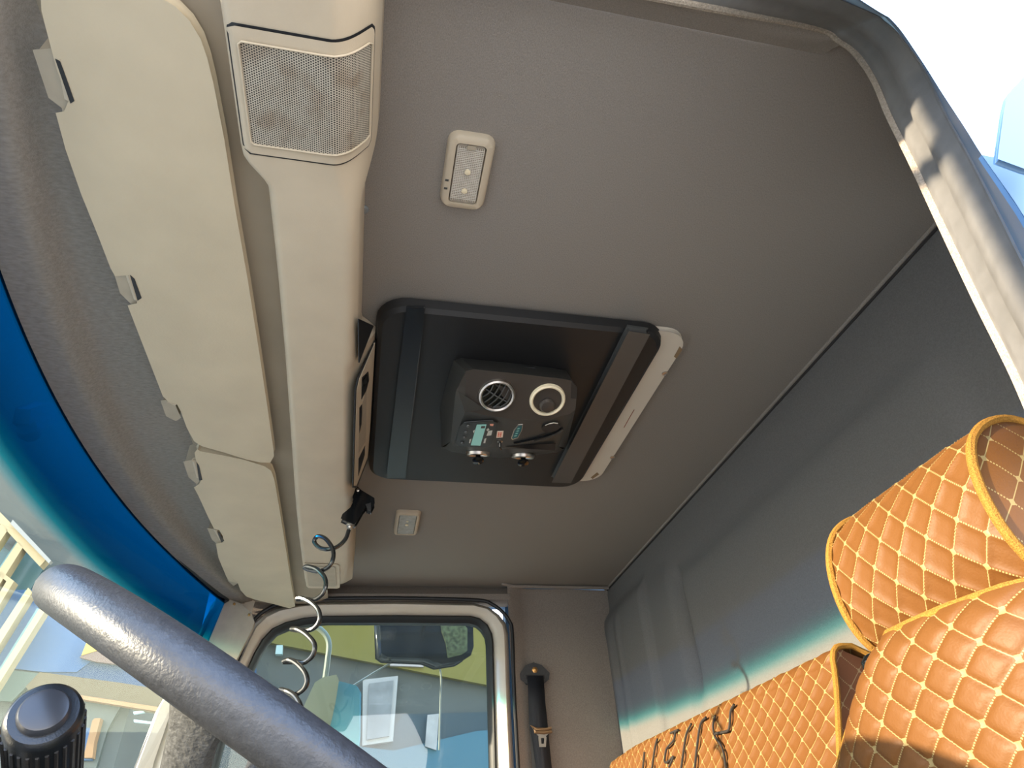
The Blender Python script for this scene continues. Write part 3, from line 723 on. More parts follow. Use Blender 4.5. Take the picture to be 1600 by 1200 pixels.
# left groove rib (flat, slightly darker), right raised rib
def zp(a, b, z): return atZ(a, b, z)
lr = [zp(637, 479, .768), zp(662, 479, .768), zp(632, 743, .768), zp(605, 743, .768)]
bprism('rib', lr, (0, 0, -.006), blackp2, ac, .002)
v, f = tube([zp(663, 480, .764), zp(650, 600, .762), zp(633, 741, .764)], .0012, 6); mesh('rib_edge', v, f, blackp3, ac)
rr_ = [zp(982, 510, .768), zp(1009, 514, .768), zp(889, 745, .768), zp(864, 744, .768)]
o = bprism('rib', rr_, (0, 0, -.016), blackp3, ac, .004); o['label'] = 'raised charcoal rib beside the cream plate'
v, f = tube([zp(1012, 516, .766), zp(891, 748, .766)], .003, 6); mesh('rib_shadow_gap', v, f, rubber, ac)
# control pod
T_ = [(722, 592, .706), (728, 580, .702), (740, 577, .701), (800, 583, .701), (880, 592, .701), (893, 595, .702), (902, 606, .706)]
Cv = [(712, 612, .700), (727, 641, .672), (755, 648, .667), (809, 656, .664), (860, 654, .665), (890, 647, .668), (899, 640, .672)]
Bv = [(704, 690, .680), (708, 695, .672), (740, 698, .671), (780, 700, .671), (830, 702, .671), (866, 703, .673), (872, 698, .678)]
Ev = [(690, 699, .770), (706, 706, .770), (735, 711, .770), (781, 716, .770), (830, 712, .770), (870, 707, .770), (884, 700, .770)]
def P3(l): return [atZ(a, b, z) for a, b, z in l]
Tt, Cc, Bb, Ee = map(P3, (T_, Cv, Bv, Ev))
bt = [Vector((p.x + .055, p.y + (.014 if i < 3 else (-.012 if i > 4 else 0)), .770)) for i, p in enumerate(Tt)]
mbp = MB(); n7 = 7
v, f = strip([bt, [p.lerp(q, .12) for p, q in zip(Tt, bt)], Tt]); mbp.add(v, f)
v, f = strip([Bb, [p.lerp(q, .5) + Vector((0, 0, -.004)) for p, q in zip(Bb, Ee)], Ee]); mbp.add(v, f)
left = [Tt[0], Cc[0], Bb[0]]; lb = [bt[0], Vector((bt[0].lerp(Ee[0], .45).x, bt[0].y + .006, .770)), Ee[0]]
mbp.add(*strip([left, lb])); right = [Tt[-1], Cc[-1], Bb[-1]]; rb = [bt[-1], Vector((bt[-1].lerp(Ee[-1], .45).x, bt[-1].y - .004, .770)), Ee[-1]]
mbp.add(*strip([right, rb])); mbp.build('pod_shell', podm, ac, angle=25)
v, f = strip([Tt, [p.lerp(q, .5) + Vector((0, 0, -.001)) for p, q in zip(Tt, Cc)], Cc]); o = mesh('vent_face', v, f, podface, ac, angle=30)
v, f = strip([Cc, [p.lerp(q, .5) for p, q in zip(Cc, Bb)], Bb]); mesh('control_face', v, f, podm, ac, angle=30)
def plane_of(L1, L2):
    c = (L1[3] + L2[3]) / 2; a = (L1[5] - L1[1]).normalized(); b = (L2[3] - L1[3]).normalized(); n_ = a.cross(b).normalized()
    if n_.z > 0: n_ = -n_
    return c, n_
def on_plane(px, py, pl_): 
    c, n_ = pl_; r = ray(px, py); return r * (c.dot(n_) / r.dot(n_))
FV = plane_of(Tt, Cc); FC = plane_of(Cc, Bb); FE = plane_of(Bb, Ee)
def vent(px, py, pl_, r, ringm, kind, lab=None, lift=.002):
    c = on_plane(px, py, pl_) + pl_[1] * lift; n_ = pl_[1]
    v, f = lathe([(r * .80, -.012), (r * .80, .0), (r * .82, .004), (r * .90, .006), (r * .98, .004), (r * 1.02, -.002)], c, n_, 36)
    f = f[:-2]; rg = mesh('vent_ring', v, f, ringm, ac)
    if lab: rg['label'] = lab
    v, f = lathe([(r * .82, -.0014), (r * .001, -.0012)], c, n_, 28); mesh('vent_well', v, f, gloss, rg)
    a = Vector((0, 1, 0)); u = (a - n_ * a.dot(n_)).normalized(); w = n_.cross(u)
    if kind == 'slats':
        for k in range(-2, 3):
            d = k * r * .30; L = math.sqrt(max((r * .78) ** 2 - d * d, 0))
            dirn = (u * .55 + w).normalized(); per = n_.cross(dirn)
            arc = [c + per * (d + .10 * r * math.sin(math.pi * t / 6)) + dirn * (L * (t / 3 - 1)) + n_ * (.0005 + .003 * math.sin(math.pi * t / 6)) for t in range(7)]
            v, f = tube(arc, .0012, 5); mesh('slat', v, f, blackp3, rg)
        dirn = (u - w * .55).normalized(); v, f = tube([c - dirn * r * .78 + n_ * .001, c + n_ * .004, c + dirn * r * .78 + n_ * .001], .0012, 5); mesh('slat', v, f, blackp3, rg)
    elif kind == 'ball':
        bc = c + u * (-r * .02) - w * r * .30 * (1 if (w.x < 0) else -1)
        v, f = lathe([(r * .40, -.006), (r * .44, .004), (r * .34, .010), (.001, .0115)], bc, n_, 22); mesh('vent_core', v, f, podface, rg)
        for k in range(7):
            a_ = .5 + k * .16; q = c + (u * -math.cos(a_) - w * math.sin(a_) * (1 if w.x > 0 else -1)) * r * .66 - n_ * .004
            v, f = tube([q - n_ * .006, q + n_ * .003], .0008, 4); mesh('vent_rib', v, f, blackp3, rg)
    else:
        v, f = tube([c - u * r * .75 + n_ * .001, c + u * r * .75 + n_ * .001], .002, 6); mesh('slat', v, f, blackp3, rg)
        v, f = tube([c - w * r * .75 + n_ * .001, c + w * r * .75 + n_ * .001], .002, 6); mesh('slat', v, f, blackp3, rg)
        k0 = c; v, f = tube([k0 - n_ * .006, k0 + Vector((0, 0, -.016))], .0055, 10); mesh('vent_stem', v, f, gloss, rg)
        v, f = lathe([(.010, 0), (.0125, -.002), (.012, -.005), (.006, -.0065)], k0 + Vector((.002, 0, -.014)), Vector((.1, 0, 1)), 18); mesh('vent_knob', v, f, gloss, rg)
vent(776, 617, FV, .0335, chrome, 'slats', 'brushed grey ring with slanted louvres')
vent(855, 624, FV, .0335, creamring, 'ball', 'bright cream ring around an open outlet')
vent(747, 705, FE, .026, chrome, 'cross', None, .004); vent(817, 709, FE, .026, chrome, 'cross', None, .004)
def fpoly(name, px, pl_, m, h=.002, bev=.0006, par=ac): 
    q = [on_plane(a, b, pl_) for a, b in px]; return bprism(name, q, pl_[1] * h, m, par, bev)
v, f = strip([Tt, Tt])
fpoly('seam', [(716, 611), (760, 640), (726, 643)], FV, podm, .0005, 0)
dp = fpoly('display_panel', [(725, 659), (770, 656), (777, 660), (768, 690), (762, 696), (718, 695), (713, 691), (719, 665)], FC, blackp2, .003, .001)
screen = emis('lit_display', (.35, .70, .60), .28)
def cpt(a, b): return on_plane(640 + a * .1875, 540 + b * .1875, FC)
def cpoly(name, pts_, h0, h1, m, par=ac, bev=.0004):
    q = [cpt(a, b) + FC[1] * h0 for a, b in pts_]; return bprism(name, q, FC[1] * (h1 - h0), m, par, bev)
cpoly('screen', [(562, 648), (638, 645), (588, 818), (512, 815)], .003, .0042, screen, dp)
cpoly('screen_readout', [(600, 655), (630, 655), (624, 672), (594, 672)], .0042, .0046, gloss, dp)
for pts_, m in [([(640, 690), (655, 675), (665, 690), (648, 700)], 0), ([(655, 700), (690, 695), (680, 735), (640, 740), (650, 715)], 0), ([(625, 765), (640, 760), (630, 800), (615, 800)], 0),
                ([(528, 700), (545, 690), (535, 720)], 0), ([(500, 770), (515, 765), (505, 800), (495, 800)], 0)]:
    cpoly('panel_print', pts_, .003, .0034, mat('print_grey', (.55, .55, .5), .5), dp, 0)
cpoly('red_print', [(668, 640), (700, 640), (696, 658), (672, 656)], .003, .0034, mat('print_red', (.75, .32, .22), .5), dp, 0)
for a, b in ((487, 655), (470, 706), (457, 751), (440, 797)):
    v, f = lathe([(.0036, .002), (.0036, .0045), (.0028, .0058), (.001, .0062)], cpt(a, b), FC[1], 12); mesh('button', v, f, blackp3, dp)
stk = cpoly('warning_sticker', [(730, 712), (783, 710), (776, 763), (722, 767)], 0, .0006, mat('sticker', (.85, .68, .55), .6), ac, 0)
for r0 in range(3):
    for c0 in range(2):
        a = 738 + 18 * c0 - r0 * 2; b = 722 + 13 * r0; cpoly('sticker_print', [(a, b), (a + 12, b), (a + 10, b + 8), (a - 2, b + 8)], .0006, .0009, mat('sticker_red', (.75, .12, .06), .6), stk, 0)
ks = cpt(753, 795); v, f = lathe([(.0052, 0), (.0052, .002), (.003, .0025), (.0028, .001)], ks, FC[1], 18); k_ = mesh('key_switch', v, f, chrome, ac)
v, f = tube([ks, ks + Vector((.004, 0, -.012))], .0028, 8); mesh('lever', v, f, gloss, k_); 
v, f = tube([ks + Vector((.004, .0, -.012)), ks + Vector((.012, -.004, -.012))], .0018, 8); mesh('lever_tip', v, f, gloss, k_)
em = cpoly('badge', [(905, 657), (943, 655), (935, 700), (900, 765), (858, 777), (848, 768), (870, 700)], 0, .0016, chrome, ac)
cpoly('badge_glass', [(907, 663), (936, 661), (929, 700), (897, 758), (860, 769), (855, 763), (876, 702)], .0016, .0024, mat('badge_teal', (.03, .12, .13), .15), em)
for a, b in ((900, 680), (893, 700), (884, 720), (875, 740)):
    cpoly('badge_mark', [(a, b), (a + 20, b - 3), (a + 14, b + 5), (a - 4, b + 8)], .0024, .0027, mat('badge_light', (.2, .5, .45), .3), em, 0)
hole = [cpt(1178 + 76 * math.cos(t * math.pi / 12), 680 + 37 * math.sin(t * math.pi / 12) - 8 * math.cos(t * math.pi / 12)) + FC[1] * .0004 for t in range(24)]
bprism('pocket', hole, FC[1] * .0008, rubber, ac, 0)
v, f = tube([cpt(a, b) + FC[1] * .001 for a, b in [(1130, 660), (1160, 648), (1200, 640), (1235, 645)]], .001, 5); mesh('pocket_edge', v, f, lightcream, ac)
v, f = tube(smoothline([cpt(a, b) + FC[1] * .001 for a, b in [(870, 808), (980, 785), (1110, 755), (1220, 715), (1272, 680)]], 5), .0024, 6); mesh('slot_edge', v, f, gloss, ac)
v, f = tube(smoothline([cpt(a, b) + FC[1] * .001 for a, b in [(1040, 795), (1140, 765), (1230, 725), (1278, 692)]], 5), .0022, 6); mesh('slot_edge', v, f, podface, ac)
cpoly('wedge_recess', [(800, 838), (1010, 822), (1218, 812), (1212, 872), (1000, 858)], 0, .0008, gloss, ac, 0)
tl_ = [(798, 573), (836, 575), (836, 584), (798, 582)]
q = [atX(a, b, bt[3].x - .012) for a, b in tl_]; bprism('label_plate', q, (-.001, 0, 0), mat('dark_label', (.05, .05, .055), .5), ac, 0)
#PART3
# ------------------------------------------------------------------ seats
def puff(u, v_, W_, H_):
    p = u / W_ + v_ / H_; q = u / W_ - v_ / H_
    a = abs((p + .5) % 1 - .5); b = abs((q + .5) % 1 - .5)
    a = min(a / .34, 1); b = min(b / .34, 1); return math.sqrt(max(a * (2 - a), 0)) * .5 * 0 + (a * (2 - a)) ** .6 * (b * (2 - b)) ** .6
def quilted(name, fn, u0, u1, v0, v1, nu, nv, W_, H_, m, parent, amp=.0045, closed=False):
    V = []; UV = []; f = []; e = .002
    for i in range(nu + 1):
        for k in range(nv + 1):
            a = i / nu; b = k / nv; u = u0 + (u1 - u0) * a; w = v0 + (v1 - v0) * b
            p = fn(u, w); du = fn(u + e, w) - fn(u - e, w); dv = fn(u, w + e) - fn(u, w - e); n_ = du.cross(dv)
            n_ = n_.normalized() if n_.length > 1e-12 else Vector((0, 1, 0))
            V.append(p + n_ * FLIP[0] * amp * puff(u, w, W_, H_)); UV.append((u, w))
    for i in range(nu):
        for k in range(nv): q = i * (nv + 1) + k; f.append((q, q + 1, q + nv + 2, q + nv + 1))
    return mesh(name, V, f, m, parent, True, UV, 80)
FLIP = [1]
# driver seat -------------------------------------------------------
ds = thing('bucket_seat', 'nearest tan quilted leather seat with headrest and piped edges', 'seat')
CX = .540
def halfw(z):  # outline half width of the backrest at height z
    t = (.160 - z)
    if t <= 0: return .055
    return .045 + .160 * min(1, t / .12) ** .74 + .035 * sstep(.10, .5, t)
def backf(u, w):  # u in -1..1 scaled to metres .25, w = distance downwards from the top
    a = max(-1, min(1, u / .25)); z = .160 - w; hw = halfw(z)
    y = -.530 + .22 * (w) * .35 - .035 * a ** 4 - .012 * a * a - .020 * math.exp(-w / .02)
    return Vector((CX + a * hw, y, z))
def hwn(z): return max(halfw(z), .15)
def backf2(u, w):
    # keep the quilt pitch true: u measured in metres, clipped at the outline
    z = .160 - w; hw = halfw(z); hw = hwn(z) if u < 0 else hw; a = max(-1, min(1, u / hw)); y = -.480 + .03 * w - .030 * abs(a) ** 4 - .010 * a * a - .020 * math.exp(-w / .02)
    return Vector((CX + a * hw, y, z))
V = []; UV = []; f = []; nu, nv = 190, 200; H = .50
for k in range(nv + 1):
    w = H * k / nv; z = .160 - w; hw = halfw(z)
    for i in range(nu + 1):
        a = -1 + 2 * i / nu; hw = hwn(z) if a < 0 else halfw(z); p = backf2(a * hw * .999, w); UV.append((a * hw, w)); p.y += .0042 * puff(a * hw, w, .044, .037) * (1 - abs(a) ** 12); V.append(p)
for k in range(nv):
    for i in range(nu): q = k * (nu + 1) + i; f.append((q, q + 1, q + nu + 2, q + nu + 1))
mesh('backrest', V, f, quilt, ds, True, UV, 80)
edge = [backf2(-hwn(.16 - w), w) for w in [.6, .5, .4, .3, .25, .2, .16, .13, .10, .08, .06, .045, .03, .02, .012, .006, .001]] + [backf2(a, 0) for a in (-.11, -.06, -.02, .02, .04)] + [backf2(halfw(.16 - w), w) for w in [.001, .006, .012, .02, .03, .045, .06, .08, .10, .13, .16, .2, .25, .3, .4, .5, .6]]
v, f = tube(edge, .0042, 8); mesh('piping', v, f, orange_p, ds)
v, f = strip([edge, [p + Vector((0, -.05, .004)) for p in edge], [Vector((CX + (p.x - CX) * .9, p.y - .12, p.z - .01)) for p in edge]]); mesh('side_panel', v, f, mat('tan_leather', (.28, .105, .034), .5, bump=.3, bscale=400), ds, angle=70)
sh = []
# headrest: rolled cushion between two piped ends
HX0, HX1 = .425, .655
hc = [(-.598, .155), (-.560, .165), (-.540, .195), (-.535, .235), (-.542, .275), (-.560, .308), (-.590, .330), (-.625, .338), (-.66, .325), (-.685, .29), (-.69, .23), (-.68, .17), (-.65, .15)]
hcl = smoothline([Vector((0, a, b)) for a, b in hc], 14, closed=True); hcl = resample(hcl + [hcl[0]], 121)
hl = sum((b - a).length for a, b in zip(hcl, hcl[1:]))
def hrf(u, w):
    t = (w / hl) % 1 * 120; i = int(t); fr = t - i; p = hcl[i % 120].lerp(hcl[(i + 1) % 120], fr)
    a = (u - (HX0 + HX1) / 2) / ((HX1 - HX0) / 2); s = 1 - .05 * abs(a) ** 5
    c = Vector((0, -.61, .245)); return Vector((u, c.y + (p.y - c.y) * s, c.z + (p.z - c.z) * s))
FLIP[0] = 1
o = quilted('headrest', hrf, HX0, HX1, 0, hl, 100, 230, .040, .047, quilt3, ds, .0036)
for x, lab in ((HX0, 'near'), (HX1, 'far')):
    ol = [hrf(x, hl * k / 60) for k in range(60)]; v, f = tube([p + Vector((0, 0, 0)) for p in ol], .0045, 8, closed=True); mesh('headrest_piping', v, f, orange_p, ds)
    c = Vector((x, -.61, .245)); sg = -1 if x == HX0 else 1
    ls = [[p.lerp(c, t) + Vector((sg * .008 * math.sin(math.pi / 2 * min(1, t * 1.6)), 0, 0)) for p in ol] for t in (.03, .06, .3, .6, .97)]
    V, F_ = strip(ls, closed=True); F_.append(tuple(range(len(V) - 60, len(V)))); mesh('headrest_end', V, F_, quilt3, ds, True, [(p.y, p.z) for p in V], 80)
for x in (.50, .58):
    v, f = tube([(x, -.61, .16), (x, -.60, .08)], .006, 8); mesh('headrest_post', v, f, steel, ds)
rbox('seat_cushion', (CX, -.22, -.52), (.50, .50, .14), quilt, ds, .04)
rbox('seat_base', (CX, -.25, -.75), (.42, .42, .30), blackp, ds, .02)

# bench -------------------------------------------------------------
bs = thing('bench_seat', 'tan quilted two-person passenger bench with black stitched pattern', 'seat')
BX0, BX1, BT = .985, 2.19, .262
def rec(z): return -.690 - .062 * sstep(.02, .27, z)
def benchf(u, w):  # w from back of the top roll, over the top and down the front
    r = .022
    if w < .06: return Vector((u, rec(BT) - .085 + (w - .02) * 1.0 * (1 if w > .02 else 0), BT - .028 + .028 * sstep(0, .06, w)))
    w2 = w - .06; yr_ = rec(BT) - .045; q = .5 * math.pi * r
    if w2 < .02: return Vector((u, yr_ + w2, BT))
    if w2 < .02 + q: a = (w2 - .02) / r; return Vector((u, yr_ + .02 + r * math.sin(a), BT - r + r * math.cos(a)))
    z = BT - r - (w2 - .02 - q); return Vector((u, rec(z) - (.045 - .042) * 1.0 - .000, z))
BTX = lambda u: .012 * sstep(1.9, 2.19, u) + .010 * (u - .985)
def benchg(u, w):
    p = benchf(u, w); e = max(0, 1 - (BX1 - u) / .06); e0 = max(0, 1 - (u - BX0) / .03)
    p.z -= BTX(u) + .03 * e * e; p.y -= .02 * e * e + .005 * e0 * e0; return p
FLIP[0] = -1
quilted('backrest', benchg, BX0, BX1, 0, .50, 330, 150, .046, .039, quilt2, bs, .004)
ed = [benchg(BX0, w) for w in [.0, .03, .06, .08, .09, .1, .105, .115, .13, .16, .2, .25, .3, .4, .5]]
v, f = tube(ed, .0050, 8); mesh('piping', v, f, orange_p, bs)
sidev = []
front = [benchg(BX0, w) for w in [.085 + .02 * i for i in range(21)]]
side = [[p.lerp(Vector((BX0 + .012 * math.sin(t * 3.14), p.y - .10, min(p.z, .262 - .33 * t * .14))), t) for p in front] for t in (0, .25, .5, .75, 1)]
side = [[Vector((BX0 + .002 + (.006 if 0 < t < 1 else 0), p.y - .085 * t, p.z - .035 * t * (1 if p.z > .2 else .2))) for p in front] for t in (0, .2, .4, .6, .8, 1)]
V, F_ = strip(side); mesh('side_panel', V, F_, quilt_mat('quilted_side', (.15, .055, .024), (.28, .20, .11), .052, .050), bs, True, [(p.y, p.z) for p in V], 80)
# black embroidery strokes over the quilting
def bp_(cx, cy):
    px, py = 900 + cx * .2875, 960 + cy * .2875; z = .2; p = atY(px, py, -.73)
    for _ in range(4): p = atY(px, py, rec(p.z) - .0012)
    if p.z > .236: p.z = .236; p.y = rec(.236) - .0012
    return p
strokes = [[(845, 410), (852, 440), (840, 530), (832, 622), (800, 640), (752, 655), (790, 715), (806, 770), (816, 850)], [(757, 550), (745, 600), (750, 650)], [(698, 492), (676, 600), (656, 735), (644, 850)],
           [(622, 542), (600, 650), (585, 740), (570, 850)], [(552, 578), (540, 640), (532, 682), (500, 718), (488, 745), (482, 800), (500, 800), (530, 772), (505, 830)], [(512, 615), (530, 618), (545, 600)],
           [(441, 648), (428, 730), (412, 850)], [(372, 748), (362, 850)]]
for s_ in strokes:
    v, f = tube(smoothline([bp_(a, b) for a, b in s_], 4), .0026, 6); mesh('embroidery_stroke', v, f, thread_k, bs)
rbox('seat_cushion', (1.58, -.42, -.45), (1.2, .50, .14), quilt2, bs, .04)
rbox('seat_base', (1.58, -.45, -.70), (1.1, .45, .36), blackp, bs, .02)
v, f = lathe([(.004, -.03), (.006, -.012), (.015, -.008), (.019, 0), (.017, .008), (.008, .014), (.001, .015)], atY(1366, 1037, -.76), (0, .3, 1), 18); kb = mesh('rear_knob', v, f, gloss, ds); kb['label'] = 'small black round knob behind the seat back'
v, f = tube([atY(1366, 1037, -.76) - Vector((0, 0, .02)), atY(1366, 1037, -.76) - Vector((0, 0, .12)), Vector((.62, -.62, .02))], .005, 8); mesh('stem', v, f, blackp, kb)

# ------------------------------------------------------------------ seat belt
sb = thing('seat_belt', 'black seat belt with upper anchor and hanging metal tongue on the far wall', 'seat belt')
XB = 2.215
def bx(a, b, x=XB): return atX(a, b, x)
an = [(814, 1054), (822, 1041), (834, 1037), (846, 1041), (857, 1052), (856, 1060), (850, 1066), (822, 1066), (815, 1061)]
bprism('anchor_cover', [bx(a, b) for a, b in an], (.02, 0, 0), mat('anchor_grey', (.05, .052, .055), .5, noise=.2, nscale=120), sb, .004)
v, f = lathe([(.010, 0), (.010, -.004), (.006, -.005), (.006, -.010), (.001, -.011)], bx(835.5, 1047, XB), (1, 0, 0), 6); mesh('anchor_bolt', v, f, gold, sb)
bprism('belt_slot', [bx(a, b, XB - .004) for a, b in [(822, 1055), (850, 1055), (851, 1060), (823, 1061)]], (.006, 0, 0), blackp, sb, .001)
bl = [(824, 1056, 849, 1056), (826, 1100, 852, 1098), (828, 1138, 856, 1136), (832, 1160, 858, 1160), (838, 1200, 862, 1200), (846, 1280, 870, 1280), (852, 1340, 876, 1340)]
v, f = strip([[bx(a, b, XB - .008) for a, b, c, d in bl], [bx((a + c) / 2, b, XB - .010) for a, b, c, d in bl], [bx(c, d, XB - .008) for a, b, c, d in bl]])
o = mesh('webbing', v, f, web, sb); md = o.modifiers.new('t', 'SOLIDIFY'); md.thickness = .0015
bl2 = [(825, 1068, 832, 1068), (826, 1130, 834, 1130), (829, 1165, 842, 1165), (832, 1205, 850, 1205), (836, 1290, 856, 1290)]
v, f = strip([[bx(a, b, XB - .003) for a, b, c, d in bl2], [bx(c, d, XB - .001) for a, b, c, d in bl2]]); o = mesh('webbing', v, f, mat('belt_return', (.09, .09, .085), .7), sb)
v, f = tube([bx(830, 1134, XB - .016), bx(838, 1139, XB - .017), bx(852, 1140, XB - .017), bx(861, 1138, XB - .016), bx(862, 1143, XB - .016), bx(850, 1145, XB - .017), bx(836, 1144, XB - .017)], .0045, 8, closed=True); mesh('tongue_bar', v, f, mat('bronze_plastic', (.16, .10, .055), .4), sb)
to = [bx(a, b, XB - .016) for a, b in [(838, 1144), (856, 1144), (853, 1152), (853, 1166), (843, 1166), (843, 1152)]]; ti = [bx(a, b, XB - .016) for a, b in [(845, 1153), (850, 1153), (850.5, 1155), (850, 1162), (846, 1162), (845.5, 1155)]]
to2 = [bx(a, b, XB - .016) for a, b in [(842, 1149), (852, 1149), (854, 1152), (853, 1167), (843, 1167), (841.5, 1152)]]
v, f = ring(ti, to2, (.003, 0, 0)); mesh('tongue', v, f, steel, sb, False)
bprism('tongue_neck', [bx(a, b, XB - .015) for a, b in [(837, 1145), (858, 1145), (853, 1150), (842, 1150)]], (.003, 0, 0), steel, sb, .0005)

# ------------------------------------------------------------------ blow gun on its coiled hose
bg_ = thing('blow_gun', 'black air blow gun hanging at the far end of the overhead console', 'blow gun')
YG = .038
def gx(px, py, x=1.36): return atX(px, py, x)
gp = [(558, 762), (563, 767), (583, 779), (583.5, 786), (579, 795), (575, 794), (573, 788), (566, 796), (557, 812), (553, 817), (535, 809), (537, 804), (549, 794), (555, 782), (553, 777)]
bprism('gun_body', [gx(a, b) for a, b in gp], (.022, 0, 0), gloss, bg_, .003)
bprism('trigger', [gx(a, b, 1.355) for a, b in [(572, 788), (579, 786), (579, 797), (575, 797)]], (.012, 0, 0), blackp, bg_, .001)
v, f = lathe([(.004, 0), (.004, -.002), (.001, -.003)], gx(559, 766, 1.358), (1, 0, 0), 10); mesh('gun_screw', v, f, chrome, bg_)
ca = gx(551, 813, 1.37); cb = gx(545, 826, 1.37); axg = (cb - ca)
v, f = lathe([(.0085, 0), (.0085, axg.length * .25), (.0065, axg.length * .3), (.0085, axg.length * .4), (.0085, axg.length * .65), (.006, axg.length * .75), (.0075, axg.length * .85), (.0065, axg.length)], ca, axg, 14); mesh('coupling', v, f, steel, bg_)
ho = thing('coiled_hose', 'black spiral air hose dangling from the blow gun past the far window', 'hose')
# axis in cab space, hanging from the gun and sagging forward towards the driver
cpx = [(545, 828), (540, 842), (529, 853), (516, 858), (500, 856), (491, 846), (497, 838), (509, 842), (519, 856), (521, 870), (515, 884), (501, 892), (486, 891), (476, 887), (482, 885), (496, 890), (507, 902), (509, 915), (503, 929), (490, 937), (477, 936), (464, 936), (470, 934), (484, 940), (496, 951), (500, 964), (496, 976), (485, 984), (469, 985), (455, 983), (464, 983), (477, 990), (489, 1002), (492, 1012), (488, 1025), (476, 1035), (461, 1034), (443, 1034), (452, 1031), (464, 1037), (476, 1050), (480, 1063), (476, 1075), (466, 1083), (455, 1086), (438, 1078), (448, 1080), (460, 1087), (468, 1099), (470, 1112), (464, 1124), (448, 1132), (430, 1128), (440, 1130), (452, 1138), (458, 1150)]
hp = []
for i, (a, b) in enumerate(cpx):
    dep = 1.37 - .012 * i / 8; ph = 0
    # loops wind round the axis: near side where the px run leftwards, far side otherwise
    if i > 2: ph = .020 * math.sin(2 * math.pi * (i - 3) / 8.0)
    hp.append(atX(a, b, dep + ph))
hp = smoothline(hp, 6); v, f = tube(hp, .0046, 10); mesh('coil', v, f, mat('hose_gloss', (.02, .022, .022), .18, spec=.7), ho)
ho2 = None

# ------------------------------------------------------------------ outside mirrors on the passenger side
mm = mat('mirror_glass', (.30, .62, .72), .04, 1.0)
mh = mat('mirror_housing', (0.288, 0.282, 0.180), .5)
m1_ = thing('wide_mirror', 'black wide-angle mirror hanging outside at the top of the far window', 'mirror')
mp_ = [(597, 968), (600, 962), (730, 960), (736, 970), (737, 1010), (733, 1022), (722, 1029), (690, 1034), (670, 1026), (606, 1023), (599, 1018)]
bprism('housing', [atX(a, b, 2.62) for a, b in mp_], (.09, .02, 0), gloss, m1_, .008, 3)
bprism('mirror_face', [atX(a, b, 2.612) for a, b in [(689, 974), (722, 973), (730, 982), (730, 1016), (722, 1022), (700, 1027), (697, 1005), (690, 985)]], (.006, 0, 0), mat('dark_mirror', (.10, .11, .05), .15, noise=.6, nscale=70), m1_, .001)
v, f = tube([atX(668, 968, 2.66), atX(668, 945, 2.62), Vector((2.345, atX(668, 945, 2.62).y, .80))], .008, 8); mesh('bracket', v, f, blackp, m1_)
m2_ = thing('main_mirror', 'tall mirror with olive housing and glass coloured as reflected sky outside the far window', 'mirror')
hpx = [(478, 1102), (494, 1068), (505, 1061), (524, 1057), (527, 1064), (521, 1100), (512, 1140), (510, 1200), (506, 1260), (460, 1260), (470, 1150)]
bprism('housing', [atX(a, b, 2.60) for a, b in hpx], (.05, .0, 0), mh, m2_, .006, 3)
fpx = [(524, 1068), (530, 1066), (556, 1073), (561, 1082), (560, 1150), (556, 1200), (552, 1262), (504, 1262), (512, 1180), (514, 1140)]
bprism('mirror_face', [atX(a, b, 2.615) for a, b in fpx], (.02, -.004, 0), mat('sky_mirror', (0.220, 0.580, 0.720), .25, .6), m2_, .004, 2)  # blue sky reflection is put into the glass colour
arm = [(470, 978), (488, 978), (500, 983), (510, 994), (514, 1008), (512, 1030), (508, 1060)]
v, f = tube(smoothline([atX(a, b, 2.63) for a, b in arm], 5), .0105, 10); mesh('arm', v, f, mat('arm_grey', (0.180, 0.190, 0.140), .5), m2_)
# arm loop seen further right
st_ = [(618, 1032), (650, 1028), (672, 1030), (685, 1040), (689, 1060), (688, 1100), (686, 1172)]
v, f = tube(smoothline([atX(530, 1085, 2.65)] + [atX(a, b, 2.72) for a, b in st_], 5), .0035, 8); mesh('stay_tube', v, f, mat('stay_grey', (.25, .26, .23), .5), m2_)
fm_ = thing('front_mirror_bracket', 'dark bracket and mirror head beyond the blue tinted windshield', 'mirror')
def wy(px, py, y): return atY(px, py, y)
bprism('arm', [wy(a, b, .72) for a, b in [(50, 640), (80, 630), (104, 640), (106, 652), (84, 660), (62, 672), (46, 662)]], (0, .03, 0), blackp, fm_, .003)
v, f = lathe([(.002, -.018), (.018, -.016), (.022, 0), (.018, .014), (.002, .018)], wy(46, 674, .73), (1, 0, 0), 20); mesh('head', v, f, blackp, fm_)
# near side: unseen mirror housing, added and sized to shade the cab flank
nm = thing('shading_mirror', 'tall unseen mirror housing added ahead of the driver door to shade the cab flank', 'mirror')
rbox('housing', (-.08, .80, .33), (.37, .10, 1.0), paint, nm, .03)
v, f = tube([(.10, .80, .70), (.20, .70, .74)], .014, 8); mesh('arm', v, f, blackp, nm)

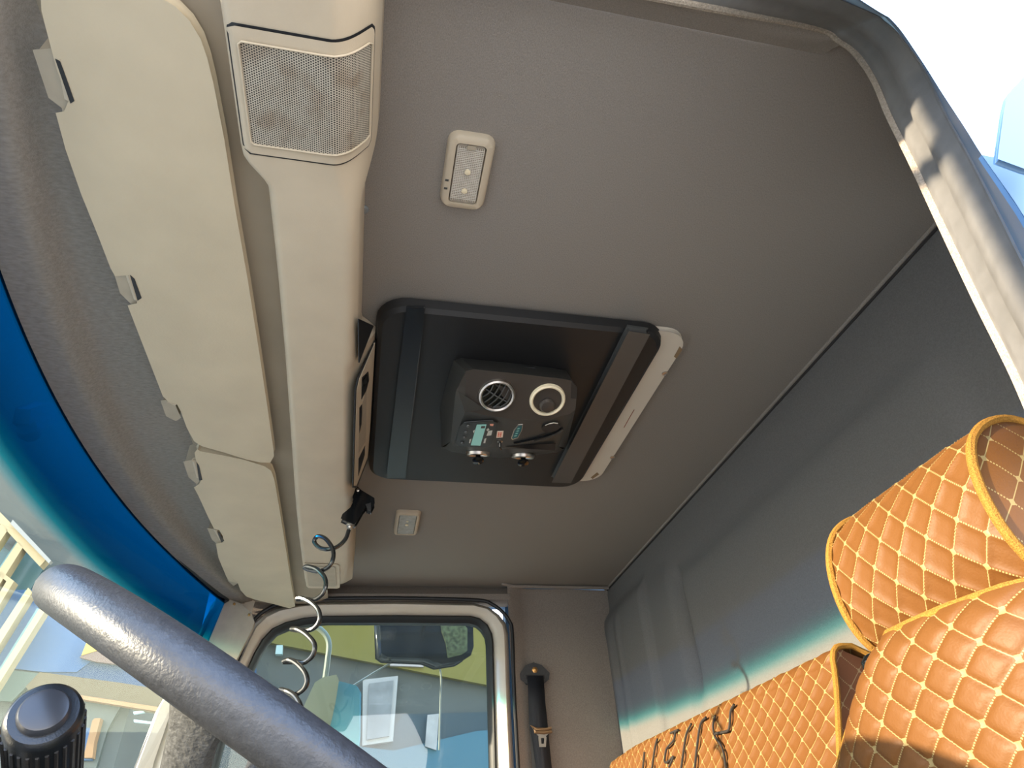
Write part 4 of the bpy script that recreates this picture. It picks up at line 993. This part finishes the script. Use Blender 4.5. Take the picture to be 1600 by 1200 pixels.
# ------------------------------------------------------------------ outside: ground and buildings
gr = mat('asphalt', (.46, .385, .28), .9, noise=.15, nscale=3)
v, f = prism([(-60, -60, -2.2), (60, -60, -2.2), (60, 60, -2.2), (-60, 60, -2.2)], (0, 0, -.1)); struct(mesh('ground', v, f, gr, smooth=False), 'sunlit pale yard ground')
def pxw(px, x): return [atX(a, b, x) for a, b in px]
hall = thing('grey_hall', 'grey warehouse with olive-yellow upper band seen through the far window', 'building')
hgrey = mat('hall_grey', (0.069, 0.075, 0.072), .8, noise=.08, nscale=2); holive = mat('hall_olive', (0.149, 0.122, 0.018), .8, noise=.05, nscale=2)
XH = 9.0
v, f = prism([Vector((XH, 1.9, -2.2)), Vector((XH, -6.0, -2.2)), atX(1000, 1160, XH), atX(770, 1040, XH), atX(420, 905, XH), Vector((XH, 1.9, 4.2))], (3, 0, 0)); mesh('wall', v, f, hgrey, hall, smooth=False)
v, f = prism(pxw([(380, 996), (775, 1073), (900, 1097), (900, 1085), (733, 968), (700, 940), (380, 880)], XH - .12), (.1, 0, 0)); mesh('upper_band', v, f, holive, hall, smooth=False)
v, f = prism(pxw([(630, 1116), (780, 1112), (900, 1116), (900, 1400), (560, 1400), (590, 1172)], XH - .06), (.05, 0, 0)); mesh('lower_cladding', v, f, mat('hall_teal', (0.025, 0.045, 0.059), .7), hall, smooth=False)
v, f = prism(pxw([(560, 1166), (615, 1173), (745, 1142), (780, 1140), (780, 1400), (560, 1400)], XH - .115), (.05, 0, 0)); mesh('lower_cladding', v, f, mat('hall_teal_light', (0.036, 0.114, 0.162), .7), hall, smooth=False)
wm = mat('reflection_pale', (0.280, 0.266, 0.266), .6, noise=.35, nscale=4); 
v, f = prism(pxw([(567, 1062), (622, 1056), (614, 1158), (566, 1165)], XH - .14), (.1, 0, 0)); mesh('door_reflection', v, f, mat('door_reflection_pale', (0.315, 0.301, 0.294), .6), hall, smooth=False)  # pale reflection in the side glass, built as a panel on the wall
v, f = prism(pxw([(577, 1068), (615, 1063), (608, 1150), (573, 1156)], XH - .17), (.05, 0, 0)); mesh('door_reflection_leaf', v, f, mat('door_reflection_leaf', (0.168, 0.168, 0.175), .6, noise=.3, nscale=5), hall, smooth=False)  # greyer middle of the same glass reflection, also a solid panel
v, f = prism(pxw([(668, 1117), (686, 1115), (682, 1172), (664, 1166)], XH - .16), (.05, 0, 0)); mesh('tall_reflection', v, f, wm, hall, smooth=False)  # narrow window-glass reflection modelled as a pale slab
v, f = prism(pxw([(432, 1008), (442, 1008), (441, 1022), (430, 1022)], XH - .14), (.1, 0, 0)); mesh('wall_lamp', v, f, mat('lamp_pale', (0.360, 0.480, 0.480), .5), hall, smooth=False)
v, f = prism(pxw([(600, 1026), (660, 1028), (662, 1042), (610, 1040)], XH - .16), (.05, 0, 0)); mesh('sign_panel', v, f, mat('sign_pale', (0.350, 0.294, 0.280), .6), hall, smooth=False)

fc = thing('blue_facade', 'blue and tan shop facade with pale yellow window bars beyond the windshield', 'building')
XF = 7.0
fbase = mat('facade_greygreen', (0.053, 0.064, 0.056), .8, noise=.08, nscale=1.5)
v, f = prism([Vector((XF, 2.05, -2.2)), Vector((XF, 14, -2.2)), Vector((XF, 14, 7.5)), Vector((XF, 2.05, 7.5))], (2.0, 0, 0)); mesh('wall', v, f, fbase, fc, smooth=False)
def fac(name, px, d, m, th=.05): 
    v, f = prism(pxw(px, XF - d), (th, 0, 0)); return mesh(name, v, f, m, fc, smooth=False)
fblue = mat('facade_blue', (0.007, 0.067, 0.173), .7, noise=.06, nscale=2); fblue2 = mat('facade_deep_blue', (0.006, 0.037, 0.099), .7)
ftan = mat('facade_tan', (0.101, 0.068, 0.023), .7, noise=.06, nscale=3); fyel = mat('bar_cream', (0.310, 0.250, 0.128), .6); fdark = mat('facade_dark', (.035, .05, .05), .3); fteal = mat('facade_teal_glass', (0.036, 0.090, 0.096), .25)
fac('window_glass', [(-150, 740), (-10, 806), (70, 885), (45, 925), (0, 925), (-150, 925)], .03, fteal)
fac('window_glass', [(5, 840), (12, 828), (30, 848), (18, 862), (0, 850)], .05, fdark)
fac('blue_wall', [(-150, 925), (60, 921), (120, 960), (160, 1020), (120, 1050), (68, 1050), (0, 1042), (-150, 1030)], .06, fblue)
fac('blue_wall', [(60, 1049), (165, 955), (400, 1010), (400, 1105), (250, 1078)], .05, fblue2)
fac('green_panel', [(-150, 1030), (0, 1045), (62, 1052), (18, 1096), (-150, 1085)], .07, mat('facade_seagreen', (0.034, 0.070, 0.058), .5))
fac('tan_beam', [(62, 1050), (190, 1067), (400, 1102), (400, 1130), (230, 1104), (88, 1082), (52, 1088), (40, 1073)], .12, ftan, .15)
fac('beam_edge', [(86, 1080), (230, 1102), (400, 1128), (400, 1136), (230, 1109), (88, 1086)], .16, mat('beam_orange', (0.300, 0.156, 0.054), .6), .1)
fac('dark_glass', [(88, 1086), (190, 1101), (168, 1140), (150, 1200), (60, 1200), (70, 1110)], .05, mat('facade_dark_green', (0.033, 0.051, 0.042), .4))
fac('blue_door', [(122, 1136), (150, 1138), (143, 1188), (120, 1188)], .09, fblue)
fac('orange_post', [(144, 1126), (148, 1122), (157, 1122), (147, 1160), (144, 1184), (130, 1184)], .14, mat('post_orange', (0.238, 0.125, 0.038), .6), .1)
fac('yellow_sign', [(127, 1024), (135, 1004), (170, 1012), (146, 1018)], .12, mat('sign_yellow', (0.510, 0.360, 0.030), .6), .06)
fac('sign_base', [(124, 1027), (143, 1013), (200, 1022), (200, 1040), (150, 1034)], .11, mat('sign_brown', (0.130, 0.072, 0.047), .6), .05)
fac('wall_panel', [(208, 1098), (262, 1104), (256, 1116), (208, 1109)], .10, mat('panel_sand', (0.198, 0.168, 0.102), .7), .05)
for q in [[(208, 1112), (224, 1110), (225, 1113), (209, 1116)], [(209, 1124), (238, 1128), (238, 1131), (209, 1128)]]: fac('tube_light', q, .10, mat('tube_pale', (.5, .75, .8), .4), .04)
bars = [[(-60, 745), (0, 800), (72, 874), (62, 885), (0, 818), (-60, 766)], [(28, 846), (37, 853), (0, 912), (-40, 975), (-52, 968), (0, 888)], [(2, 893), (22, 908), (0, 944), (-40, 1008), (-52, 1000), (0, 925), (10, 908), (-5, 897)],
        [(44, 918), (50, 926), (0, 1006), (-40, 1070), (-50, 1062), (0, 984)], [(62, 950), (70, 955), (0, 1066), (-40, 1130), (-48, 1122), (0, 1048)], [(-40, 820), (8, 820), (12, 828), (0, 846), (-40, 905), (-48, 898), (0, 826)]]
for q in bars: fac('window_bar', q, .30, fyel, .10)
for q in [[(26, 846), (28, 848), (0, 890), (-30, 935), (-32, 932)], [(40, 922), (44, 922), (0, 990), (-30, 1040), (-33, 1036)], [(58, 950), (62, 952), (0, 1050), (-30, 1098), (-32, 1094)]]: fac('bar_reveal', q, .22, mat('reveal_teal', (0.120, 0.252, 0.240), .5), .1)
fac('gutter', [(20, 812), (80, 876), (76, 880), (16, 818)], .34, mat('gutter_grey', (0.210, 0.216, 0.192), .5), .05)
ob = thing('orange_reflector', 'orange lamp beyond the lower left corner of the windshield', 'lamp')
bprism('lens', pxw([(-20, 1142), (2, 1143), (9, 1150), (14, 1162), (14, 1168), (6, 1170), (-20, 1165)], 3.0), (.05, 0, 0), mat('amber', (.95, .32, .01), .3), ob, .004)

# ------------------------------------------------------------------ seat every thing's origin at its base
for o in [q for q in COL.objects if q.parent is None and q.type == 'EMPTY']:
    desc = []
    def walk(q):
        for c in q.children: desc.append(c); walk(c)
    bpy.context.view_layer.update(); walk(o)
    ms = [d for d in desc if d.type == 'MESH']
    if not ms: continue
    P = [v_.co for d in ms for v_ in d.data.vertices]
    lo = Vector((min(p.x for p in P), min(p.y for p in P), min(p.z for p in P))); hi = Vector((max(p.x for p in P), max(p.y for p in P), max(p.z for p in P)))
    b_ = Vector(((lo.x + hi.x) / 2, (lo.y + hi.y) / 2, lo.z)); keep = o.name.startswith(('window_1',))
    if keep: continue
    o.location = b_
    for d in ms: d.data.transform(Matrix.Translation(-b_))
